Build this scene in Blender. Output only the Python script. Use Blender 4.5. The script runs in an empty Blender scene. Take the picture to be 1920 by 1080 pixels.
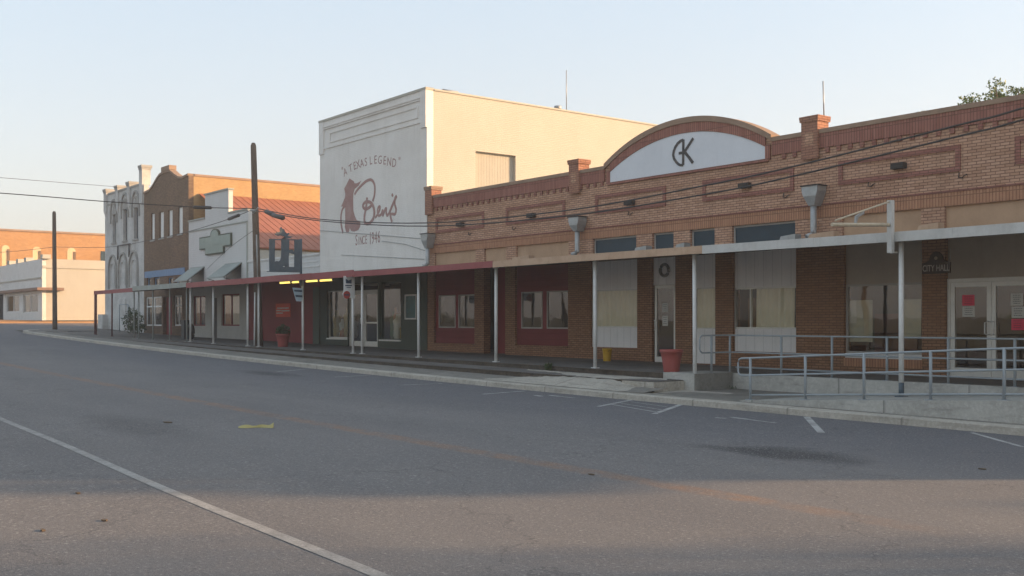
import bpy, bmesh, math, random
from mathutils import Vector, Matrix
R = math.radians
random.seed(7)
scene = bpy.context.scene
# ---------------------------------------------------------------- camera
F, D, EYE, HZ = 1985.0, 22.6, 1.80, 603.0      # focal (px of 1920), distance to the row, eye height, horizon
CX, CY = -0.7920, 0.6105
cd = bpy.data.cameras.new('camera'); cam = bpy.data.objects.new('camera', cd)
scene.collection.objects.link(cam); scene.camera = cam
cam.location = (0, -D, EYE)
cam.rotation_euler = Vector((CX, CY, 0)).to_track_quat('-Z', 'Y').to_euler()
cd.sensor_width = 36; cd.lens = 36*F/1920; cd.shift_y = (HZ-540)/1920
cd.clip_start = 0.1; cd.clip_end = 3000
# ---------------------------------------------------------------- light
SUN_EL = R(14.0); SUN_DX, SUN_DY = 0.6, 0.8
w = bpy.data.worlds.new('World'); scene.world = w; w.use_nodes = True
nt = w.node_tree; bg = nt.nodes['Background']
sky = nt.nodes.new('ShaderNodeTexSky'); sky.sky_type = 'NISHITA'; sky.sun_disc = False
sky.sun_elevation = SUN_EL; sky.sun_rotation = math.atan2(SUN_DX, SUN_DY)
sky.altitude = 0; sky.air_density = 1.0; sky.dust_density = 3.0; sky.ozone_density = 1.2
hz = nt.nodes.new('ShaderNodeMix'); hz.data_type = 'RGBA'; hz.inputs[0].default_value = .76      # pale high haze over the clear-sky gradient
tcw = nt.nodes.new('ShaderNodeTexCoord'); spw = nt.nodes.new('ShaderNodeSeparateXYZ'); nt.links.new(tcw.outputs['Generated'], spw.inputs[0])
mrw = nt.nodes.new('ShaderNodeMapRange'); mrw.inputs['From Min'].default_value = .0; mrw.inputs['From Max'].default_value = .33; nt.links.new(spw.outputs[2], mrw.inputs['Value'])
hc = nt.nodes.new('ShaderNodeMix'); hc.data_type = 'RGBA'; hc.inputs[6].default_value = (1.90, 1.74, 1.60, 1); hc.inputs[7].default_value = (1.46, 1.70, 1.90, 1)
nt.links.new(mrw.outputs[0], hc.inputs[0]); nt.links.new(hc.outputs[2], hz.inputs[7]); nt.links.new(sky.outputs[0], hz.inputs[6])
nt.links.new(hz.outputs[2], bg.inputs[0]); bg.inputs[1].default_value = 0.15
sl = bpy.data.lights.new('sun', 'SUN'); so = bpy.data.objects.new('sun', sl); scene.collection.objects.link(so)
sl.energy = 4.0; sl.angle = R(0.8); sl.color = (.80, .505, .27)
so.rotation_euler = Vector((-SUN_DX*math.cos(SUN_EL), -SUN_DY*math.cos(SUN_EL), -math.sin(SUN_EL))).to_track_quat('-Z', 'Y').to_euler()
so.location = (30, 40, 20)
vs = scene.view_settings; vs.view_transform = 'Standard'; vs.look = 'None'; vs.gamma = 1; vs.use_curve_mapping = False
vs.exposure = 1.6

# ---------------------------------------------------------------- measuring helpers (photo measurement -> metres on a real plane)
def T(px, Y=0.0):
    u = (px-960)/F; return (Y+D)/(CY - CX*u)
def PX(px, Y=0.0):
    u = (px-960)/F; return T(px, Y)*(CX + CY*u)
def PZ(px, py, Y=0.0): return EYE + (HZ-py)/F*T(px, Y)
def P(px, py, Y=0.0): return Vector((PX(px, Y), Y, PZ(px, py, Y)))
def S(px, py, X):                       # point on a plane of constant X
    u = (px-960)/F; t = X/(CX + CY*u); return Vector((X, t*(CY-CX*u)-D, EYE+(HZ-py)/F*t))
def lerp(x, tab):
    if x <= tab[0][0]: return tab[0][1]
    for (a, b), (c, d) in zip(tab, tab[1:]):
        if x <= c: return b+(d-b)*(x-a)/(c-a)
    return tab[-1][1]
def zr(x):                              # street level climbs gently to the west
    if x > -8: return 0.0
    d = min(-x-8, 110); return .00467*d + .000186*d*d
DT = [(-84, 1.36), (-76, 1.26), (-66, 1.04), (-60, .93), (-50, .84), (-42, .74), (-34, .66), (-25, .61), (-20, .575), (-12, .55), (30, .55)]
def zd(x): return lerp(x, DT)

# ---------------------------------------------------------------- materials
def rgba(c): return (c[0], c[1], c[2], 1)
class NT:
    def __init__(s, name):
        s.m = bpy.data.materials.new(name); s.m.use_nodes = True; s.t = s.m.node_tree
        s.b = s.t.nodes['Principled BSDF']; s.out = s.t.nodes['Material Output']
    def n(s, typ, **kw):
        o = s.t.nodes.new(typ)
        for k, v in kw.items(): setattr(o, k, v)
        return o
    def l(s, a, b): s.t.links.new(a, b)
    def co(s): return s.n('ShaderNodeTexCoord').outputs['Object']
    def noise(s, vec, scale, detail=4, rough=.55, dim='3D'):
        o = s.n('ShaderNodeTexNoise'); o.inputs['Scale'].default_value = scale
        o.inputs['Detail'].default_value = detail; o.inputs['Roughness'].default_value = rough
        s.l(vec, o.inputs['Vector']); return o.outputs['Fac']
    def mapping(s, vec, scale=(1, 1, 1), loc=(0, 0, 0), rot=(0, 0, 0)):
        o = s.n('ShaderNodeMapping'); o.inputs['Scale'].default_value = scale
        o.inputs['Location'].default_value = loc; o.inputs['Rotation'].default_value = rot
        s.l(vec, o.inputs['Vector']); return o.outputs['Vector']
    def ramp(s, fac, a, b, c0=0.0, c1=1.0):
        o = s.n('ShaderNodeMapRange'); o.clamp = True
        for i, v in zip(('From Min', 'From Max', 'To Min', 'To Max'), (a, b, c0, c1)): o.inputs[i].default_value = v
        s.l(fac, o.inputs['Value']); return o.outputs['Result']
    def mix(s, fac, a, b, mode='MIX'):
        o = s.n('ShaderNodeMix', data_type='RGBA', blend_type=mode)
        for inp, v in ((o.inputs[0], fac), (o.inputs[6], a), (o.inputs[7], b)):
            if isinstance(v, (int, float)): inp.default_value = v
            elif isinstance(v, tuple): inp.default_value = rgba(v)
            else: s.l(v, inp)
        return o.outputs[2]
    def math(s, op, a, b=0.0):
        o = s.n('ShaderNodeMath', operation=op)
        for i, v in enumerate((a, b)):
            if isinstance(v, (int, float)): o.inputs[i].default_value = v
            else: s.l(v, o.inputs[i])
        return o.outputs[0]
    def bump(s, h, strength=.3, dist=.01):
        o = s.n('ShaderNodeBump'); o.inputs['Strength'].default_value = strength; o.inputs['Distance'].default_value = dist
        s.l(h, o.inputs['Height']); s.l(o.outputs[0], s.b.inputs['Normal'])
    def done(s, col, rough=.85, spec=.3, metal=0):
        if isinstance(col, tuple): s.b.inputs['Base Color'].default_value = rgba(col)
        else: s.l(col, s.b.inputs['Base Color'])
        if isinstance(rough, (int, float)): s.b.inputs['Roughness'].default_value = rough
        else: s.l(rough, s.b.inputs['Roughness'])
        s.b.inputs['Specular IOR Level'].default_value = spec; s.b.inputs['Metallic'].default_value = metal
        return s.m
def dk(c, f): return tuple(max(0, v*f) for v in c)
def wallvec(q):                          # (x+y, z) so that both facade and side walls course correctly
    sp = q.n('ShaderNodeSeparateXYZ'); q.l(q.co(), sp.inputs[0])
    c = q.n('ShaderNodeCombineXYZ'); q.l(q.math('ADD', sp.outputs[0], sp.outputs[1]), c.inputs[0]); q.l(sp.outputs[2], c.inputs[1])
    return c.outputs[0], sp
def m_brick(name, c1, c2, mortar, w=.215, h=.068, off=.5, ms=.010, stain=.35, tint=None, mbump=.35):
    q = NT(name); v, sp = wallvec(q)
    b = q.n('ShaderNodeTexBrick'); q.l(v, b.inputs['Vector']); b.offset = off
    b.inputs['Scale'].default_value = 1; b.inputs['Brick Width'].default_value = w; b.inputs['Row Height'].default_value = h
    b.inputs['Mortar Size'].default_value = ms; b.inputs['Mortar Smooth'].default_value = .3
    b.inputs['Color1'].default_value = rgba(c1); b.inputs['Color2'].default_value = rgba(c2); b.inputs['Mortar'].default_value = rgba(mortar)
    n1 = q.noise(q.co(), .55, 6, .6); n2 = q.noise(q.mapping(v, (1.2, .25, 1)), 1.6, 6, .7)
    n3 = q.noise(q.co(), 7, 3, .6)
    c = q.mix(q.ramp(n1, .35, .7, 0, stain), b.outputs['Color'], dk(c1, .45), 'MIX')
    c = q.mix(q.ramp(n2, .52, .75, 0, stain*.8), c, dk(mortar, .8), 'MIX')
    c = q.mix(q.ramp(n3, .3, .8, 0, .35), c, tint or dk(c2, 1.35), 'MIX')
    q.bump(b.outputs['Fac'], mbump, -.01)
    return q.done(c, .9, .15)
def m_stain(name, c, dark=None, amt=.5, scale=.8, rough=.8, streak=True, fine=25, spec=.25, bumpy=.15, brickcourse=False, metal=0):
    q = NT(name); co = q.co(); dark = dark or dk(c, .55)
    n1 = q.noise(co, scale, 8, .65)
    col = q.mix(q.ramp(n1, .42, .72, 0, amt), c, dark)
    if streak:
        n2 = q.noise(q.mapping(co, (3.5, 3.5, .22)), 1.3, 6, .7)
        col = q.mix(q.ramp(n2, .52, .78, 0, amt*.9), col, dark)
    n3 = q.noise(co, fine, 3, .6)
    col = q.mix(q.ramp(n3, .3, .7, 0, .18), col, dk(c, 1.25))
    if brickcourse:
        v, sp = wallvec(q); b = q.n('ShaderNodeTexBrick'); q.l(v, b.inputs['Vector'])
        b.inputs['Scale'].default_value = 1; b.inputs['Brick Width'].default_value = .22; b.inputs['Row Height'].default_value = .075
        b.inputs['Mortar Size'].default_value = .009; b.inputs['Mortar Smooth'].default_value = .4
        col = q.mix(q.ramp(b.outputs['Fac'], 0, 1, 0, .16), col, dk(c, .6))
        q.bump(q.math('ADD', q.math('MULTIPLY', b.outputs['Fac'], -1.0), q.math('MULTIPLY', n3, .8)), .45, .012)
    else: q.bump(n3, bumpy, .01)
    return q.done(col, rough, spec, metal)
def m_siding(name, c, pitch=.16, vertical=False, dark=None, amt=.4, rough=.7):
    q = NT(name); co = q.co(); sp = q.n('ShaderNodeSeparateXYZ'); q.l(co, sp.inputs[0])
    ax = q.math('ADD', sp.outputs[0], sp.outputs[1]) if vertical else sp.outputs[2]
    f = q.math('FRACT', q.math('DIVIDE', ax, pitch))
    groove = q.ramp(f, .0, .10, 1, 0)
    n1 = q.noise(co, .9, 7, .65); n2 = q.noise(q.mapping(co, (4, 4, .3)), 1.2, 5, .7)
    col = q.mix(q.ramp(n1, .42, .72, 0, amt), c, dark or dk(c, .6))
    col = q.mix(q.ramp(n2, .5, .8, 0, amt), col, dark or dk(c, .55))
    col = q.mix(q.math('MULTIPLY', groove, .45), col, dk(c, .4))
    q.bump(q.math('SUBTRACT', f, q.math('MULTIPLY', groove, .8)), .5, .02)
    return q.done(col, rough, .3)
def m_plain(name, c, rough=.5, spec=.4, metal=0, var=.25):
    q = NT(name); n1 = q.noise(q.co(), 6, 5, .6)
    return q.done(q.mix(q.ramp(n1, .4, .75, 0, var), c, dk(c, .6)), rough, spec, metal)
def m_glass(name='window_glass', tint=.93, ior=1.95):
    q = NT(name); t = q.t; t.nodes.remove(q.b)
    tr = q.n('ShaderNodeBsdfTransparent'); tr.inputs[0].default_value = (tint, tint*1.0, tint*.97, 1)
    gl = q.n('ShaderNodeBsdfGlossy'); gl.inputs['Roughness'].default_value = .015
    fr = q.n('ShaderNodeFresnel'); fr.inputs['IOR'].default_value = ior
    bu = q.n('ShaderNodeBump'); bu.inputs['Strength'].default_value = .06; bu.inputs['Distance'].default_value = .05
    q.l(q.noise(q.co(), 1.3, 2, .4), bu.inputs['Height']); q.l(bu.outputs[0], gl.inputs['Normal'])
    gm = q.n('ShaderNodeNewGeometry'); out_face = q.math('SUBTRACT', 1.0, gm.outputs['Backfacing'])      # one reflection per pane, at its outer face
    mx = q.n('ShaderNodeMixShader'); q.l(q.math('MULTIPLY', fr.outputs[0], out_face), mx.inputs[0]); q.l(tr.outputs[0], mx.inputs[1]); q.l(gl.outputs[0], mx.inputs[2])
    q.l(mx.outputs[0], q.out.inputs[0]); return q.m
def m_emit(name, c, s):
    q = NT(name); q.b.inputs['Emission Color'].default_value = rgba(c); q.b.inputs['Emission Strength'].default_value = s
    return q.done(c, .6)
def m_asphalt():
    q = NT('asphalt'); co = q.co(); sp = q.n('ShaderNodeSeparateXYZ'); q.l(co, sp.inputs[0]); Y = sp.outputs[1]
    base = (.176, .170, .170)
    # lane wear: paler wheel paths, darker and smoother parking lane by the kerb, bluish skylight put into its colour
    wob = q.math('MULTIPLY', q.math('SUBTRACT', q.noise(q.mapping(co, (.08, .4, 1)), 1, 4), .5), 2.2)
    Yw = q.math('ADD', Y, wob)
    col = q.mix(q.ramp(Yw, -11.5, -9.2, 0, .75), base, (.118, .120, .136))
    for yc in (-12.2, -16.3, -17.9):
        d = q.math('ABSOLUTE', q.math('SUBTRACT', Yw, yc))
        col = q.mix(q.ramp(d, 0, .75, .35, 0), col, (.205, .200, .196))
    n1 = q.noise(q.mapping(co, (.25, .8, 1)), .7, 7, .6)
    col = q.mix(q.ramp(n1, .38, .68, 0, .42), col, (.100, .100, .108))
    n2 = q.noise(co, 1.1, 8, .7)
    col = q.mix(q.ramp(n2, .5, .75, 0, .3), col, (.23, .215, .20))
    # oil patch and tar spots
    def spot(x, y, rx, ry, f, c):
        nonlocal col
        dx = q.math('DIVIDE', q.math('SUBTRACT', sp.outputs[0], x), rx); dy = q.math('DIVIDE', q.math('SUBTRACT', Y, y), ry)
        r = q.math('SQRT', q.math('ADD', q.math('MULTIPLY', dx, dx), q.math('MULTIPLY', dy, dy)))
        r = q.math('ADD', r, q.math('MULTIPLY', q.math('SUBTRACT', q.noise(co, 1.6, 5), .5), 1.1))
        col = q.mix(q.ramp(r, .35, 1.0, f, 0), col, c)
    a = P(1480, 853, 0); 
    def g(px, py):
        u = (px-960)/F; t = EYE*F/(py-HZ); return t*(CX+CY*u), t*(CY-CX*u)-D
    x, y = g(1490, 853); spot(x, y, 1.3, .8, .85, (.03, .031, .036))
    x, y = g(1400, 848); spot(x, y, 1.2, .35, .6, (.035, .035, .04))
    spot(-30.5, -8.6, 2.2, .6, .8, (.03, .03, .036)); spot(-18, -16.8, 2.6, .8, .35, (.04, .04, .044))
    # faded centre line (worn ochre paint)
    d = q.math('ABSOLUTE', q.math('SUBTRACT', Y, -14.15)); wear = q.noise(co, 2.2, 8, .7)
    col = q.mix(q.math('MULTIPLY', q.math('MULTIPLY', q.ramp(d, .12, .22, 1, 0), q.ramp(sp.outputs[0], -7.2, -4.6, 1, 0)), q.ramp(wear, .38, .64, 0.08, .72)), col, (.31, .165, .085))
    # cracks
    vo = q.n('ShaderNodeTexVoronoi', feature='DISTANCE_TO_EDGE'); vo.inputs['Scale'].default_value = .16
    wv = q.n('ShaderNodeVectorMath', operation='ADD'); q.l(co, wv.inputs[0])
    nn = q.n('ShaderNodeTexNoise'); nn.inputs['Scale'].default_value = .9; nn.inputs['Detail'].default_value = 6; q.l(co, nn.inputs['Vector'])
    sc = q.n('ShaderNodeVectorMath', operation='SCALE'); sc.inputs['Scale'].default_value = 2.4; q.l(nn.outputs['Color'], sc.inputs[0]); q.l(sc.outputs[0], wv.inputs[1])
    q.l(wv.outputs[0], vo.inputs['Vector'])
    col = q.mix(q.ramp(vo.outputs['Distance'], .0, .005, .45, 0), col, (.05, .05, .053))
    # aggregate grain
    g1 = q.noise(co, 42, 4, .85); g2 = q.noise(co, 9, 5, .75); g3 = q.noise(co, 110, 2, .8)
    col = q.mix(q.ramp(g1, .5, .68, 0, .75), col, (.33, .32, .31))
    col = q.mix(q.ramp(g3, .34, .50, .75, 0), col, (.05, .05, .053))
    col = q.mix(q.ramp(g2, .35, .65, .2, 0), col, (.08, .08, .083))
    g4 = q.noise(co, 24, 2, .6)
    col = q.mix(q.ramp(g4, .60, .68, 0, .45), col, (.36, .35, .33)); col = q.mix(q.ramp(g4, .30, .40, .4, 0), col, (.06, .06, .064))
    q.bump(q.math('ADD', g1, g3), .6, .012)
    return q.done(col, .92, .2)
def m_ground(name, c, c2, scale=.6, grain=30, rough=.95, bump=.4, joint=0):
    q = NT(name); co = q.co(); n1 = q.noise(co, scale, 9, .65); n2 = q.noise(co, grain, 4, .7); n4 = q.noise(co, scale*5, 6, .7)
    col = q.mix(q.ramp(n1, .35, .68), c, c2); col = q.mix(q.ramp(n4, .5, .75, 0, .5), col, dk(c, .5))
    col = q.mix(q.ramp(n2, .45, .8, 0, .5), col, dk(c2, 1.5)); q.bump(n2, bump, .012)
    if joint:
        sp = q.n('ShaderNodeSeparateXYZ'); q.l(co, sp.inputs[0]); fr = q.math('FRACT', q.math('DIVIDE', q.math('ADD', sp.outputs[0], 200.0), joint))
        col = q.mix(q.ramp(fr, .0, .022, .7, 0), col, dk(c, .3))
        n5 = q.noise(q.mapping(co, (.5, 3, 3)), 2.2, 7, .7); col = q.mix(q.ramp(n5, .5, .72, 0, .55), col, dk(c, .42))
    return q.done(col, rough, .2)

M = {}
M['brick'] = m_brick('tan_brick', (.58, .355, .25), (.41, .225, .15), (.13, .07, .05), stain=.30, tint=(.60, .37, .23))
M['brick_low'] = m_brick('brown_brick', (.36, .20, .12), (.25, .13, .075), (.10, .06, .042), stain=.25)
M['redbrick'] = m_brick('dark_red_brick', (.36, .165, .13), (.27, .115, .09), (.13, .07, .055), stain=.3)
M['pierbrick'] = m_brick('pier_red_brown_brick', (.40, .21, .145), (.31, .15, .105), (.14, .08, .06), stain=.3)
M['redsoldier'] = m_brick('dark_red_soldier_brick', (.37, .17, .135), (.27, .115, .09), (.12, .06, .05), w=.075, h=.36, off=0, stain=.3)
M['tansoldier'] = m_brick('tan_soldier_brick', (.47, .25, .15), (.38, .19, .115), (.17, .09, .06), w=.075, h=.31, off=0, stain=.25)
M['coping'] = m_stain('mossy_coping', (.31, .215, .155), (.15, .105, .08), .6, 1.2, .9)
M['stucco'] = m_stain('tan_stucco', (.47, .31, .20), (.30, .19, .12), .5, .9, .9)
M['greystucco'] = m_stain('grey_tan_panel', (.40, .35, .29), (.27, .23, .18), .5, .7, .8)
M['whitepanel'] = m_siding('white_panelling', (.82, .80, .78), .3, True, amt=.25)
M['whiteboard'] = m_stain('white_gable_board', (.66, .68, .71), (.50, .52, .55), .35, .5, .7, fine=8)
M['whitebrick'] = m_stain('white_painted_brick', (.77, .745, .705), (.50, .46, .41), .45, .5, .8, brickcourse=True)
M['sunbrick'] = m_stain('sun_toned_white_brick', (.46, .44, .385), (.36, .33, .28), .35, .6, .8, brickcourse=True)  # white paint with warm sunlight put into the colour, darkened against the strong sun
M['whitetrim'] = m_stain('white_trim', (.66, .65, .63), (.40, .38, .35), .45, 1.5, .7)
M['maroon'] = m_siding('maroon_boarding', (.19, .032, .034), .2, False, amt=.3)
M['maroonflat'] = m_stain('maroon_paint', (.22, .034, .036), (.13, .022, .022), .4, 1.2, .65)
M['redroof'] = m_stain('rusty_red_metal', (.34, .125, .075), (.20, .07, .045), .65, .9, .55)
M['fasciared'] = m_stain('faded_red_fascia', (.30, .085, .085), (.17, .045, .045), .5, 2.5, .6)
M['fasciatan'] = m_stain('bare_wood_fascia', (.52, .36, .25), (.33, .20, .12), .5, 3, .8)
M['fasciawhite'] = m_stain('white_fascia', (.56, .55, .52), (.33, .31, .28), .5, 2.0, .7)
M['fasciagrey'] = m_stain('grey_fascia', (.34, .36, .33), (.20, .20, .17), .5, 2.0, .8)
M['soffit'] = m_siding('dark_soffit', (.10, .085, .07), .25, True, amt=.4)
M['roofgrey'] = m_stain('roofing', (.25, .24, .22), (.13, .12, .11), .5, .6, .9, streak=False)
M['postwhite'] = m_stain('white_post_paint', (.70, .70, .68), (.40, .36, .30), .4, 3, .5)
M['postgrey'] = m_stain('grey_post_paint', (.33, .35, .33), (.18, .17, .14), .5, 3, .6)
M['postrust'] = m_stain('rusty_post', (.16, .06, .055), (.07, .035, .03), .6, 3, .7)
M['green'] = m_siding('dark_green_boarding', (.062, .078, .06), .3, True, amt=.3)
M['greenflat'] = m_stain('dark_green_paint', (.07, .09, .068), (.04, .05, .04), .3, 1, .6)
M['alu'] = m_plain('aluminium', (.62, .61, .57), .4, .5, .3)
M['frame_grey'] = m_plain('grey_window_frame', (.40, .38, .35), .5)
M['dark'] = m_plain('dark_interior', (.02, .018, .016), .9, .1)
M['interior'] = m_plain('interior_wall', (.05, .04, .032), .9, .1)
M['glass'] = m_glass(); M['clearglass'] = m_glass('clear_window_glass', .97, 1.55)
M['glassdark'] = m_plain('blue_black_glass', (.022, .048, .068), .35, .25, var=.5)
M['curtain'] = m_stain('cream_curtain', (.80, .75, .62), (.62, .56, .44), .3, 1.2, .9, fine=3)
M['stone'] = m_stain('pale_weathered_stone', (.58, .57, .55), (.24, .23, .21), .65, 1.0, .85, fine=6, brickcourse=True)
M['stonedark'] = m_stain('grey_stone_trim', (.36, .35, .33), (.16, .15, .14), .6, 1.5, .85)
M['brownbrick'] = m_brick('brown_old_brick', (.25, .165, .11), (.16, .10, .068), (.10, .08, .065), stain=.75, w=.26, h=.09, ms=.014, tint=(.30, .21, .15))
M['orangebrick'] = m_brick('ochre_common_brick', (.48, .32, .155), (.40, .25, .115), (.36, .27, .17), stain=.35)
M['farbrick'] = m_brick('orange_common_brick', (.44, .25, .115), (.36, .19, .08), (.32, .21, .13), w=.3, h=.1, stain=.35)
M['blue'] = m_siding('blue_panel', (.17, .27, .42), .4, True, amt=.3)
M['siding'] = m_siding('white_clapboard', (.64, .64, .63), .12, False, amt=.2)
M['signgreen'] = m_stain('weathered_green_sign', (.34, .39, .35), (.20, .24, .20), .5, 2.0, .8)
M['wood'] = m_stain('creosoted_pole_wood', (.13, .10, .08), (.06, .045, .035), .6, 2, .9)
M['wire'] = m_plain('black_cable', (.03, .03, .032), .6)
M['galv'] = m_stain('galvanised_metal', (.38, .39, .39), (.20, .19, .17), .5, 4, .45, metal=.4)
M['railblue'] = m_stain('blue_grey_rail_paint', (.30, .335, .355), (.20, .215, .22), .4, 4, .5)
M['signmetal'] = m_stain('blue_grey_sign_metal', (.075, .105, .13), (.045, .055, .065), .5, 3, .5)
M['paintred'] = m_stain('faded_mural_red', (.34, .205, .19), (.50, .40, .37), .45, 2.5, .85, streak=False)
M['black'] = m_plain('black_paint', (.03, .032, .035), .5)
M['white'] = m_plain('white_paint', (.75, .75, .73), .5, var=.1)
M['concrete'] = m_ground('concrete', (.34, .33, .30), (.44, .43, .395), .9, 18, joint=3.0)
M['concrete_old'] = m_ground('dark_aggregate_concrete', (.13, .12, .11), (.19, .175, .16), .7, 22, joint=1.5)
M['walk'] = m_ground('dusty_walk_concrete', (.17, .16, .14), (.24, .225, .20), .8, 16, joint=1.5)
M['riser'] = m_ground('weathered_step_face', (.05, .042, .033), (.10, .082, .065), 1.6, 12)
M['kerb'] = m_ground('pale_kerb_concrete', (.36, .33, .28), (.45, .415, .36), 1.2, 14, joint=2.4)
M['dirt'] = m_ground('red_dirt', (.26, .15, .08), (.36, .22, .12), .4, 5)
M['scrub'] = m_ground('dry_grass_ground', (.10, .095, .055), (.15, .13, .085), .3, 4)
M['asphalt'] = m_asphalt()
M['terra'] = m_stain('faded_terracotta', (.34, .085, .075), (.22, .06, .05), .4, 4, .6)
M['leaf'] = m_plain('leaf_green', (.055, .085, .03), .6, var=.6)
M['leaf_lit'] = m_plain('leaf_sunlit_green', (.14, .19, .06), .6, var=.4)  # brighter copy of the leaf green, sunlight on the treetop put into the colour
M['bark'] = m_stain('bark', (.12, .09, .065), None, .5, 3, .9)
M['yellow'] = m_stain('yellow_plastic', (.55, .32, .02), (.35, .2, .02), .4, 5, .5)
def m_marking(name='worn_white_road_paint', c=(.48, .475, .46)):
    q = NT(name); co = q.co(); n = q.noise(co, 3.2, 8, .72); g = q.noise(co, 45, 3, .7)
    col = q.mix(q.ramp(n, .40, .62, 0, .75), c, (.19, .185, .18)); col = q.mix(q.ramp(g, .4, .6, .35, 0), col, (.10, .10, .10))
    return q.done(col, .85, .2)
M['marking'] = m_marking(); M['edgepaint'] = m_marking('dull_edge_line_paint', (.34, .335, .32))

# ---------------------------------------------------------------- mesh builder
class MB:
    def __init__(s): s.bm = bmesh.new()
    def face(s, pts):
        try: return s.bm.faces.new([s.bm.verts.new(p) for p in pts])
        except ValueError: return None
    def box(s, x0, x1, y0, y1, z0, z1):
        x0, x1 = min(x0, x1), max(x0, x1); y0, y1 = min(y0, y1), max(y0, y1); z0, z1 = min(z0, z1), max(z0, z1)
        v = [s.bm.verts.new(p) for p in ((x0,y0,z0),(x1,y0,z0),(x1,y1,z0),(x0,y1,z0),(x0,y0,z1),(x1,y0,z1),(x1,y1,z1),(x0,y1,z1))]
        for f in ((0,3,2,1),(4,5,6,7),(0,1,5,4),(1,2,6,5),(2,3,7,6),(3,0,4,7)): s.bm.faces.new([v[i] for i in f])
        return s
    def prism(s, poly, a0, a1, axis='Y'):       # poly in (x,z) for Y, (y,z) for X, (x,y) for Z
        def mk(p, a): return {'Y': (p[0], a, p[1]), 'X': (a, p[0], p[1]), 'Z': (p[0], p[1], a)}[axis]
        A = [s.bm.verts.new(mk(p, a0)) for p in poly]; B = [s.bm.verts.new(mk(p, a1)) for p in poly]
        s.bm.faces.new(A); s.bm.faces.new(B[::-1]); n = len(poly)
        for i in range(n): s.bm.faces.new([A[i], A[(i+1) % n], B[(i+1) % n], B[i]][::-1])
        return s
    def tube(s, pts, r, n=8, cap=True):
        pts = [Vector(p) for p in pts]; rs = r if isinstance(r, (list, tuple)) else [r]*len(pts); rings = []
        for i, p in enumerate(pts):
            d = (pts[min(i+1, len(pts)-1)]-pts[max(i-1, 0)]).normalized()
            a = d.cross(Vector((0, 0, 1)) if abs(d.z) < .9 else Vector((1, 0, 0))).normalized(); b = d.cross(a)
            rings.append([s.bm.verts.new(p+(a*math.cos(t)+b*math.sin(t))*rs[i]) for t in [2*math.pi*k/n for k in range(n)]])
        for A, B in zip(rings, rings[1:]):
            for k in range(n): 
                f = s.bm.faces.new([A[k], A[(k+1) % n], B[(k+1) % n], B[k]]); f.smooth = True
        if cap: s.bm.faces.new(rings[0]); s.bm.faces.new(rings[-1][::-1])
        return s
    def ribbon(s, pts, wd, y0, y1, closed=False):     # stroke in the facade plane
        P2 = [Vector((p[0], p[1])) for p in pts]; n = len(P2); L = []; Rr = []
        for i, p in enumerate(P2):
            a = P2[(i-1) % n] if closed else P2[max(i-1, 0)]; b = P2[(i+1) % n] if closed else P2[min(i+1, n-1)]
            d = (b-a).normalized(); nn = Vector((-d.y, d.x)); ww = wd[i] if isinstance(wd, list) else wd
            L.append(p+nn*ww/2); Rr.append(p-nn*ww/2)
        rng = range(n if closed else n-1)
        for i in rng:
            j = (i+1) % n; q = [L[i], L[j], Rr[j], Rr[i]]
            s.prism([(v.x, v.y) for v in q], y0, y1)
        return s
    def lathe(s, c, prof, n=20):
        rings = [[s.bm.verts.new((c[0]+r*math.cos(2*math.pi*k/n), c[1]+r*math.sin(2*math.pi*k/n), c[2]+z)) for k in range(n)] for r, z in prof]
        for A, B in zip(rings, rings[1:]):
            for k in range(n):
                f = s.bm.faces.new([A[k], A[(k+1) % n], B[(k+1) % n], B[k]]); f.smooth = True
        s.bm.faces.new(rings[0][::-1]); s.bm.faces.new(rings[-1]); return s
    def build(s, name, mat, parent=None, origin=None, smooth=False, bevel=0):
        bm = s.bm; bmesh.ops.recalc_face_normals(bm, faces=bm.faces)
        o0 = Vector(origin) if origin is not None else Vector((0, 0, 0))
        if origin is not None: bmesh.ops.translate(bm, verts=bm.verts, vec=-o0)
        me = bpy.data.meshes.new(name); bm.to_mesh(me); bm.free()
        me.materials.append(M[mat] if isinstance(mat, str) else mat)
        o = bpy.data.objects.new(name, me); scene.collection.objects.link(o)
        if parent is not None:
            o.parent = parent; wp = Vector(parent.get('_w', (0, 0, 0)))
            o.location = o0-wp
        else: o.location = o0
        o['_w'] = tuple(o0)
        if bevel:
            md = o.modifiers.new('bevel', 'BEVEL'); md.width = bevel; md.segments = 2; md.limit_method = 'ANGLE'
        return o
def tag(o, label=None, cat=None, group=None, kind=None):
    if label: o['label'] = label
    if cat: o['category'] = cat
    if group: o['group'] = group
    if kind: o['kind'] = kind
    return o
def thing(name, loc, label, cat, group=None):
    o = bpy.data.objects.new(name, None); scene.collection.objects.link(o); o.location = loc; o['_w'] = tuple(loc)
    o.empty_display_size = .3; return tag(o, label, cat, group)
def structure(mb, name, mat, kind='structure'):
    o = mb.build(name, mat); o['kind'] = kind; return o
def box(x0, x1, y0, y1, z0, z1): return MB().box(x0, x1, y0, y1, z0, z1)
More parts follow.
